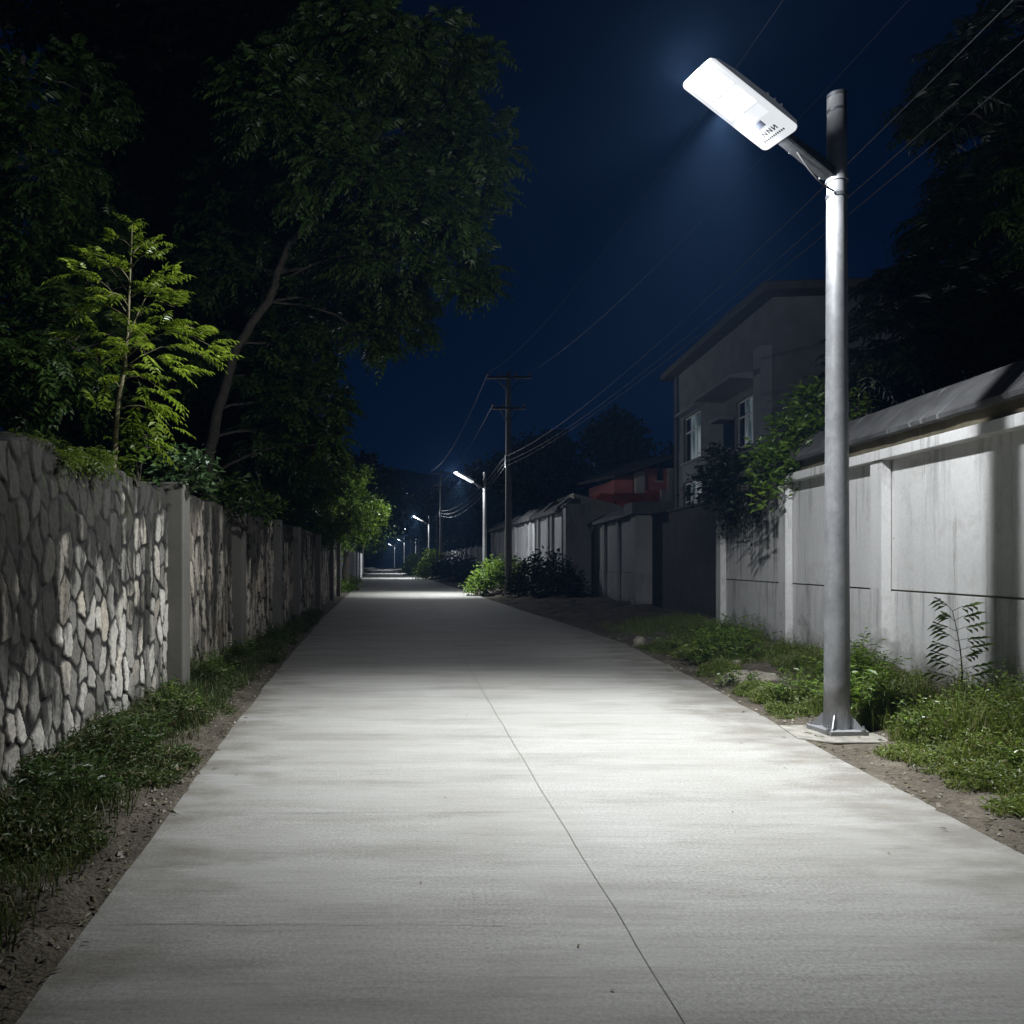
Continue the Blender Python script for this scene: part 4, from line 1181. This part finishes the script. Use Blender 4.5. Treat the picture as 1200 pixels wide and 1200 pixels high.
WEEDS = [
    (5.05, 11.9, 46, 0.52, 0.62, "bright broad-leaved weed clump on the bank left of the lamp, nearest the flat rock", "leaf_bright"),
    (5.65, 12.6, 40, 0.50, 0.60, "bright weed clump behind the flat rock, against the white wall", "leaf_bright"),
    (5.15, 13.6, 38, 0.36, 0.65, "low dim weed clump at the far left end of the weedy bank", "leaf_shrub"),
    (6.0, 14.3, 36, 0.44, 0.60, "dim weed clump at the foot of the vine-covered wall end", "leaf_shrub"),
    (4.42, 9.9, 18, 0.20, 0.32, "small low weed on the road edge beside the smaller tan rock", "leaf_shrub"),
    (4.50, 8.55, 26, 0.30, 0.30, "fine-leaved weed clump just left of the lamp base", "leaf_shrub"),
    (4.75, 7.75, 30, 0.42, 0.36, "leafy weed clump touching the right side of the lamp pole", "leaf_bright"),
    (5.35, 8.9, 40, 0.50, 0.45, "tall yellowish weed clump against the white wall right of the pole", "leaf_bright"),
    (4.70, 6.75, 24, 0.28, 0.30, "dark weed clump in front of the lamp base plate", "leaf_shrub"),
    (5.55, 6.5, 46, 0.42, 0.50, "dense weed clump on the big grass hummock near the right edge", "leaf_shrub"),
    (4.75, 5.55, 26, 0.24, 0.30, "low weed clump overhanging the soil strip at the lower right", "leaf_shrub"),
]
for x, y, n, h, sp, lab, ml in WEEDS:
    weed("weed_clump", x, y, rz_(x, y), int(n*1.3), h*1.25, sp, lab, ml, 0.12 if ml == "leaf_bright" else 0.08, 0.40, group="weeds on the right bank")
for x, y, n, h, sp, lab, ml in [
    (-2.18, 7.75, 40, 0.34, 0.34, "brightest leafy weed clump at the foot of the stone wall before the first pier", "leaf_shrub"),
    (-2.30, 9.6, 36, 0.42, 0.32, "tall leafy weed clump just past the first concrete pier", "leaf_shrub"),
    (-2.15, 6.3, 34, 0.30, 0.34, "grassy weed clump midway along the near stone wall", "leaf_tree"),
    (-2.10, 5.0, 36, 0.34, 0.36, "dark weed clump near the left edge below the stone wall", "leaf_tree"),
    (-2.25, 11.6, 30, 0.45, 0.30, "dark weed clump beside the second concrete pier", "leaf_shrub"),
    (-2.25, 14.2, 30, 0.42, 0.34, "dim weed clump between the second and third concrete piers", "leaf_tree")]:
    weed("weed_clump", x, y, lz_(x, y), n, h*1.15, sp, lab, ml, 0.10, 0.36, group="weeds below the stone wall")

# the single dark seedling in front of the white wall
root = thing("seedling", (5.25, 7.52, 0.25), "single upright dark seedling with paired leaves against the white wall right of the pole", "seedling")
st, lf = MB(), MB()
b = at(1128, 812, 7.52); tp = at(1116, 716, 7.52)
t = np.linspace(0, 1, 8)[:, None]; pts = b*(1-t) + tp*t + np.array((0.03, 0, 0))*np.sin(t*3.1)
b0 = pts[0].copy(); pts = np.vstack([[(b0[0], b0[1], 0.05)], pts]); st.tube(pts, np.linspace(0.009, 0.003, 9), 6)
for k, tt in enumerate(np.linspace(0.15, 1.0, 8)):
    p = pts[1]*(1-tt) + tp*tt
    for s_ in (-1, 1):
        ln = 0.24*(1.05 - 0.55*tt)
        e1 = p + np.array((s_*ln, RNG.uniform(-.1, .1), 0.05 + 0.03*RNG.normal()))
        st.tube(np.array([p, (p + e1)/2 + np.array((0, 0, 0.015)), e1]), 0.0025, 4)
        for q in np.linspace(0.5, 1, 3):
            pp = p*(1-q) + e1*q
            leaf_mesh(lf, [pp, pp], [(s_*0.6, -0.3, 0.25), (s_*0.8, 0.3, -0.35)], [(0, -.3, 1), (0.1, -.3, 1)], 0.12, 0.055)
st.build("stem", M["green_stem"], root); lf.build("foliage", M["leaf_bright"], root)

# ------------------------------------------------------------------ wall-top plants on the left
SY = 7.4
root = thing("sapling", tuple(at(132, 560, SY)), "bright yellow-green sapling with feathery leaves growing at the top of the stone wall", "sapling")
st, lf = MB(), MB()
tk = np.array([at(130, 600, SY), at(133, 545, SY), at(138, 470, SY), at(146, 430, SY), at(150, 380, SY), at(152, 330, SY), at(154, 290, SY), at(155, 262, SY)])
st.tube(tk, [0.042, 0.036, 0.026, 0.021, 0.016, 0.011, 0.007, 0.004], 8)
BR = [(290, 128, 282, 0), (300, 182, 285, 0.1), (315, 184, 300, -.1), (330, 128, 312, -.2), (345, 84, 306, .1), (350, 196, 345, .1), (370, 82, 322, -.2), (375, 90, 372, .2), (385, 205, 360, -.2), (400, 200, 330, .3),
      (405, 80, 400, -.1), (415, 228, 385, .2), (420, 246, 405, -.1), (425, 100, 432, .3), (430, 250, 425, .3), (440, 212, 438, -.3), (445, 195, 465, 0), (455, 120, 455, -.3), (470, 185, 490, -.2), (480, 200, 500, .2), (490, 172, 515, .1), (500, 110, 480, .2), (400, 170, 415, -.5), (420, 140, 420, -.5), (435, 165, 455, -.4), (395, 165, 395, .5), (360, 120, 350, -.4)]
for ys_, ex, ey, dy in BR:
    p0 = np.array([np.interp(-ys_, -np.array([600, 545, 470, 430, 380, 330, 290, 262]), tk[:, i]) for i in range(3)])
    p1 = at(150 + (ex - 150)*(0.88 if ex < 150 else 1.0), ey, SY + dy)
    Lb = np.linalg.norm(p1 - p0)
    t = np.linspace(0, 1, 6)[:, None]
    pts = p0*(1-t) + p1*t + np.array((0, 0, 0.22*Lb))*np.sin(t*math.pi)
    st.tube(pts, np.linspace(0.007, 0.0025, 6), 5)
    nf = max(4, int(Lb*12))
    tt = RNG.uniform(0.35, 1.0, nf); tt[0] = 1.0
    P = np.stack([np.interp(tt, t[:, 0], pts[:, i]) for i in range(3)], -1)
    D = norm(p1 - p0)*0.9 + RNG.normal(0, 0.42, (nf, 3)) + np.array((0.1, -0.1, 0.45))
    fronds(lf, P, D, RNG.uniform(0.20, 0.34, nf)*(0.7 if ys_ < 340 else 1), 7, 0.36, 0.36, 0.42, 0.34)
for q in np.linspace(0.55, 0.98, 14):
    p = np.array([np.interp(q, np.linspace(0, 1, len(tk)), tk[:, i]) for i in range(3)])
    fronds(lf, p[None], norm(rand_dirs(1, 0.25, 0.8) + np.array((0.15, -0.15, 0.1))), 0.40 - 0.22*q + RNG.uniform(-0.03, 0.05), 7, 0.36, 0.34, 0.35, 0.34)
P = np.repeat(tk[-1][None], 6, 0)
fronds(lf, P, norm(rand_dirs(6, 0.3, 0.9)), RNG.uniform(0.14, 0.22, 6), 6, 0.3, 0.3, 0.35)
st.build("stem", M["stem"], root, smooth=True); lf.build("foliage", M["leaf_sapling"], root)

def bush(name, blobs, label, matl, tufts=60, frond=0.22, pairs=3, lw=0.45, group=None, base=None, plain=True, cat="shrub"):
    b = base if base is not None else blobs[0][0]
    b = np.array(b, float)
    root = thing(name, tuple(b), label, cat, group)
    st, lf = MB(), MB()
    for c, r in blobs:
        limb(st, b, c, 0.018, 0.006, 0.05, 6, seg=5)
        n = max(6, int(tufts*(r/0.6)**2)); d = rand_dirs(n, -0.7, 1)
        q = np.array(c) + d*r*RNG.uniform(0.35, 1.08, n)[:, None]
        for w in q[::4]: limb(st, np.array(c), w, 0.006, 0.002, 0.06, 4, seg=4)
        k = 7
        P = np.repeat(q, k, 0) + RNG.normal(0, frond*0.28, (n*k, 3))
        D = norm(np.repeat(d, k, 0)*0.6 + rand_dirs(n*k, -0.6, 0.7))
        L_ = frond*RNG.uniform(0.35, 0.75, n*k)
        if plain: leaf_mesh(lf, P, D, norm(RNG.normal(0, 0.5, (n*k, 3)) + np.array((0.2, -0.3, 1.0))), L_, L_*lw)
        else: fronds(lf, P[::2], D[::2], frond*RNG.uniform(0.7, 1.3, len(P[::2])), pairs, lw, 0.36, 0.4)
    st.build("stem", M["bark"], root); lf.build("foliage", M[matl], root)
    return root
bush("shrub", [(at(195, 560, 8.9), 0.22), (at(222, 550, 8.9), 0.26), (at(205, 545, 9.2), 0.2), (at(232, 562, 9.0), 0.16)], "blue-green shrub with rounded leaves just above the first concrete pier", "leaf_round", 150, 0.20, lw=0.55, base=at(212, 590, 9.0), group="shrubs behind the stone wall")
bush("shrub", [(at(270, 575, 12.0), 0.35), (at(295, 590, 12.0), 0.35), (at(318, 600, 12.6), 0.3), (at(250, 585, 11.5), 0.25)], "dim shrub spilling over the stone wall above the second and third piers", "leaf_tree", 90, 0.22, base=at(290, 625, 12.2), group="shrubs behind the stone wall")
bush("shrub", [(at(160, 510, 7.6), 0.22), (at(172, 525, 7.7), 0.2), (at(150, 540, 7.5), 0.18)], "small bright shrub at the foot of the feathery sapling", "leaf_bright", 130, 0.16, base=at(160, 570, 7.6), group="shrubs behind the stone wall")
mb = MB()
for cx_, n, L_ in ((48, 90, 0.12), (70, 150, 0.2), (92, 190, 0.24), (108, 120, 0.2), (30, 60, 0.1), (150, 50, 0.12)):
    Yv = 900*2.62/(460 - cx_)
    b = np.array((-2.62, Yv, float(top_near(np.array([Yv]))[0])))
    P = b + RNG.normal(0, 1, (n, 3))*np.array((0.07, 0.10, 0.01))
    D = rand_dirs(n, -0.35, 0.8) + np.array((0.35, 0.05, 0))
    fronds(mb, P, D, L_*RNG.uniform(0.4, 1.1, n), 4, 0.35, 0.3, 0.55)
tag(mb.build("fern_tuft", M["fern"]), "bright green ferns and moss draped over the near stone wall top", "ferns", kind="stuff")

# ------------------------------------------------------------------ trees on the left
make_tree("tree", (-3.75, 15.2, 0.0),
    [(-3.75, 15.2, -0.2), at(243, 540, 15.2), at(258, 468, 15.1), at(280, 402, 15.0), at(318, 348, 14.9), at(332, 300, 15), at(362, 250, 15), at(400, 180, 15), at(430, 110, 15.2)], 0.12,
    pxblobs([(430, 85, 75), (515, 80, 62), (548, 165, 50), (480, 170, 70), (405, 210, 80), (522, 245, 52), (545, 320, 36), (465, 300, 72), (390, 325, 70, 15.9), (470, 368, 40), (352, 410, 52, 15.9), (300, 240, 75, 15.9), (330, 130, 75), (270, 320, 60, 15.9), (430, 390, 34), (365, 470, 46), (385, 520, 26), (330, 510, 45, 15.9), (300, 440, 50, 15.9), (230, 420, 45, 15.9), (560, 215, 32), (440, 40, 50), (380, 60, 50)], 15.0, 1.6),
    "large leaning tree with drooping feathery leaves reaching over the road from behind the stone wall", "leaf_tree", tufts=88, frond=0.42, pairs=6, nfr=6, lw=0.5, group="trees behind the stone wall")
make_tree("tree", (-6.6, 11.5, 0.0),
    [(-6.6, 11.5, -0.2), (-6.3, 11.5, 2.5), (-6.0, 11.4, 5.0), (-5.6, 11.3, 7.5), (-5.4, 11.2, 9)], 0.16,
    pxblobs([(40, 200, 70), (95, 190, 48), (100, 265, 55), (40, 320, 75), (85, 400, 70), (25, 440, 70), (15, 120, 45), (100, 110, 50), (60, 480, 60), (110, 350, 50), (-40, 260, 90), (-50, 420, 90), (-40, 100, 60)], 11.0, 1.2),
    "dense dark tree at the far left beyond the sapling", "leaf_tree", tufts=76, frond=0.36, pairs=6, nfr=6, lw=0.5, group="trees behind the stone wall")
make_tree("tree", (-7.5, 21, 0.0),
    [(-7.5, 21, -0.2), (-7.3, 21, 4), (-7.0, 21, 9), (-6.6, 21, 14)], 0.28,
    pxblobs([(150, 70, 70), (215, 50, 85), (290, 30, 85), (170, 160, 75), (250, 130, 95), (190, 260, 95), (130, 330, 80), (260, 250, 90), (180, 420, 100), (110, 460, 80), (230, 350, 85), (300, 330, 80), (260, 470, 90), (170, 520, 80), (330, 20, 60), (75, 20, 45)], 21, 1.6),
    "tall black tree mass behind the leaning tree at the top left", "leaf_dark", tufts=34, frond=1.05, pairs=6, nfr=6, lw=0.45, group="trees behind the stone wall")
make_tree("tree", (-4.0, 27, 0.0),
    [(-4.0, 27, -0.2), (-3.9, 27, 2.5), (-3.5, 27, 5.0), (-3.2, 27, 7.5)], 0.18,
    pxblobs([(345, 570, 42), (372, 540, 40), (330, 530, 45), (385, 580, 28), (358, 610, 38), (320, 590, 45), (350, 480, 42), (300, 540, 55), (335, 625, 26), (385, 500, 22), (310, 480, 40)], 27, 1.4),
    "dark tree hanging over the far stone wall below the leaning tree", "leaf_tree", tufts=30, frond=0.5, pairs=6, nfr=6, lw=0.4, group="trees behind the stone wall")
make_tree("tree", (-2.6, 41.5, 0.0),
    [(-2.55, 41.5, -0.2), (-2.5, 41.5, 1.5), (-2.4, 41, 3), (-2.2, 40.5, 4.3)], 0.24,
    pxblobs([(420, 590, 28), (440, 600, 18), (428, 620, 22), (410, 625, 24), (395, 600, 28), (405, 570, 24), (446, 606, 13), (435, 628, 14), (418, 560, 20), (385, 630, 26), (380, 590, 26), (400, 645, 14)], 40, 1.3),
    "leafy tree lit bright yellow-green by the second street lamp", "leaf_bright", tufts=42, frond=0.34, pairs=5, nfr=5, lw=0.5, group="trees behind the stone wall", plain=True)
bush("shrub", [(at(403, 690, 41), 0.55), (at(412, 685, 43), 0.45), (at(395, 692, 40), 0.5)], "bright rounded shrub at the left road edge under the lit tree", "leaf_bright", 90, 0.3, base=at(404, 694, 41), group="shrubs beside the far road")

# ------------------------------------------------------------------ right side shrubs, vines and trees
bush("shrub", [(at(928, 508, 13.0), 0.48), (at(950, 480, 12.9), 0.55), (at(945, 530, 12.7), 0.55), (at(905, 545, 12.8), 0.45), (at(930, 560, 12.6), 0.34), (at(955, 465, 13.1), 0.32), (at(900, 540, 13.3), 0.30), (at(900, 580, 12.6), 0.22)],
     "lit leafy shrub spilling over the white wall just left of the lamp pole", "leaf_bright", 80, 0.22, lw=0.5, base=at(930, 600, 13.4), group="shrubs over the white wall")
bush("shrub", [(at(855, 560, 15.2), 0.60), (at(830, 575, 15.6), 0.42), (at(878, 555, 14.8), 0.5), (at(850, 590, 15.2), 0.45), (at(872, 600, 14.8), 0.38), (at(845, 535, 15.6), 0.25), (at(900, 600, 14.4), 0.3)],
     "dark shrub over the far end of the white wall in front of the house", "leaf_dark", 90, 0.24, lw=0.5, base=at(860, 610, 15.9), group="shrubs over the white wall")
bush("shrub", [(at(1010, 455, 12.2), 0.2), (at(1020, 440, 12.2), 0.16), (at(1003, 480, 12.2), 0.25), (at(1045, 430, 12.3), 0.12), (at(1010, 500, 12.0), 0.2)],
     "thin leafy sprigs above the coping just right of the lamp pole", "leaf_shrub", 60, 0.20, lw=0.5, base=at(1000, 510, 12.4), group="shrubs over the white wall")
mb = MB(); root = thing("hanging_vine", tuple(at(880, 600, 14.2)), "dark dry vine trailing down the end of the white wall below the shrubs", "vine")
st = MB()
for k in range(40):
    y = RNG.uniform(13.3, 15.9); L_ = RNG.uniform(0.25, 1.15)*(0.6 + 0.5*math.sin((y-13.2)))
    p = WP(np.array((-0.20, y, 3.08))); q = WP(np.array((-0.15 + RNG.normal(0, .03), y + RNG.normal(0, .12), 3.08 - L_)))
    t = np.linspace(0, 1, 6)[:, None]; pts = p*(1-t) + q*t + RNG.normal(0, 0.02, (6, 3))*t; pts[:, 0] = np.minimum(pts[:, 0], 5.62 + 0.083*pts[:, 1] - 0.145)
    st.tube(pts, np.linspace(0.009, 0.003, 6), 4)
    n = int(16*L_) + 3; tt = RNG.uniform(0, 1, n)
    P = np.stack([np.interp(tt, t[:, 0], pts[:, i]) for i in range(3)], -1) + RNG.normal(0, 0.03, (n, 3)) - np.array((0.03, 0, 0))
    leaf_mesh(mb, P, rand_dirs(n, -1, 0.1) - np.array((0.3, 0, 0.2)), rand_dirs(n, 0, 1) - np.array((0.6, 0, 0)), RNG.uniform(0.05, 0.11, n), RNG.uniform(0.02, 0.045, n))
st.build("stem", M["bark"], root); mb.build("foliage", M["leaf_dark"], root)

make_tree("tree", (10.8, 13.0, 0.0), [(10.8, 13, -0.2), (10.7, 13, 3), (10.6, 12.9, 6), (10.8, 12.8, 9)], 0.22,
    pxblobs([(1150, 100, 70), (1200, 60, 90), (1190, 180, 80), (1130, 250, 40), (1180, 290, 70), (1110, 330, 60), (1060, 330, 40), (1150, 390, 90), (1050, 400, 55), (1080, 440, 60), (1210, 420, 90), (1020, 430, 35), (1260, 200, 110), (1100, 130, 30), (1115, 265, 28)], 13, 1.0),
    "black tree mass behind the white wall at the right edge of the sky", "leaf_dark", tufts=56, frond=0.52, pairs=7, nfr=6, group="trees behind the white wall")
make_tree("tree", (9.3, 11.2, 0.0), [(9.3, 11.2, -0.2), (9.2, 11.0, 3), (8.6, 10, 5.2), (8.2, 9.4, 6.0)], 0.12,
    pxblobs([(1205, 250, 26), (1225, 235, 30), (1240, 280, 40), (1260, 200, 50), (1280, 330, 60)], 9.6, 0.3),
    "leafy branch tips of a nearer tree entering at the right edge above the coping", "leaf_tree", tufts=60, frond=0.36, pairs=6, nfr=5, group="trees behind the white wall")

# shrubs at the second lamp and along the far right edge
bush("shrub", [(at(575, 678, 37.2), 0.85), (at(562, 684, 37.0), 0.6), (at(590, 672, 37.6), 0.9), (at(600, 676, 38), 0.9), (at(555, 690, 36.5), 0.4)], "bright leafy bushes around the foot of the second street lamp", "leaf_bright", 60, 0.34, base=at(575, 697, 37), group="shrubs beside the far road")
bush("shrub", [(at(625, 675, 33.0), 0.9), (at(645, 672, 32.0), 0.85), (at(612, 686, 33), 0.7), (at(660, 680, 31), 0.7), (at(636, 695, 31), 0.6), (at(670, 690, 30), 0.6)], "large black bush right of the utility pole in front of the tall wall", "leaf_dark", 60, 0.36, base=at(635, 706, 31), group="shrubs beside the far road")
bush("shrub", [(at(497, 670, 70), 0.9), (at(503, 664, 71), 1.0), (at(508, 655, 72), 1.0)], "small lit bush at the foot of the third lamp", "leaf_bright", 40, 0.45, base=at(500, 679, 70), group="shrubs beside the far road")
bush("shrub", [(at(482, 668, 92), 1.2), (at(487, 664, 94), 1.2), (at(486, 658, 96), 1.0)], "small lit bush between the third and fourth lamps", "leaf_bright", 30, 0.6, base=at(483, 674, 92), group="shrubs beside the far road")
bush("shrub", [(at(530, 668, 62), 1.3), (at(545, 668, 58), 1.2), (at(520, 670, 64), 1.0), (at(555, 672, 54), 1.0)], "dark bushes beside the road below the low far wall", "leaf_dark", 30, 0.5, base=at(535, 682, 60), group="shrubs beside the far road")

# trees at the far end: an arch over the road, and dark trees behind the walls
def far_tree(px, py, Y, r, label, ml="leaf_dark", nb=5):
    c = at(px, py, Y); base = (c[0], Y, 0)
    bl = []
    for k in range(nb):
        d = rand_dirs(1, -0.5, 0.8)[0]
        bl.append((c + d*r*0.75, r*RNG.uniform(0.5, 0.75)))
    make_tree("tree", base, [(c[0], Y, -0.3), (c[0], Y, c[2]*0.5), tuple(c)], 0.2, bl, label, ml, tufts=10, frond=1.0, pairs=4, nfr=5, group="trees far down the road", lw=0.6, plain=True)
far_tree(405, 610, 68, 4.0, "dark tree behind the lit tree on the left of the far road")
far_tree(425, 632, 105, 4.2, "dark tree left of the farthest lamps", "leaf_tree")
far_tree(424, 640, 150, 4.5, "dim tree forming the left side of the far tree tunnel", "leaf_tree")
far_tree(444, 640, 215, 6.0, "pale-lit tree closing the far tree tunnel", "leaf_tree")
far_tree(466, 645, 225, 5.0, "dim tree forming the right side of the far tree tunnel", "leaf_tree")
far_tree(490, 640, 215, 7.0, "black tree behind the fourth and fifth lamps")
far_tree(545, 622, 125, 5.5, "black tree behind the third lamp")
far_tree(580, 618, 104, 6.0, "black tree behind the low far wall")
far_tree(560, 600, 95, 7.0, "black tree on the skyline left of the utility pole")
far_tree(620, 585, 90, 6.0, "black tree on the skyline right of the utility pole")
far_tree(665, 575, 85, 6.5, "black tree behind the white outbuilding")
far_tree(760, 530, 62, 3.6, "black tree crown above the red house roof")
far_tree(395, 590, 90, 6.0, "tall black tree on the left skyline far beyond the leaning tree")

# ------------------------------------------------------------------ thin night haze that carries the lamps' glow
hz = bpy.data.meshes.new("haze")
x0, x1, y0, y1, z0, z1 = -660, 660, -70, 910, -2.0, 130
vs = [(x, y, z) for x in (x0, x1) for y in (y0, y1) for z in (z0, z1)]
hz.from_pydata(vs, [], [[0,1,3,2],[4,6,7,5],[0,4,5,1],[2,3,7,6],[0,2,6,4],[1,5,7,3]])
ho = bpy.data.objects.new("haze", hz); COL.objects.link(ho)
hm = bpy.data.materials.new("haze_air"); hm.use_nodes = True
ht = hm.node_tree; ht.nodes.clear()
o_ = ht.nodes.new("ShaderNodeOutputMaterial"); v_ = ht.nodes.new("ShaderNodeVolumePrincipled")
v_.inputs["Color"].default_value = (0.27, 0.52, 1.0, 1); v_.inputs["Density"].default_value = HAZE_DENSITY
ht.links.new(v_.outputs[0], o_.inputs["Volume"])
hz.materials.append(hm)
tag(ho, "thin bluish night haze", "haze", kind="stuff")
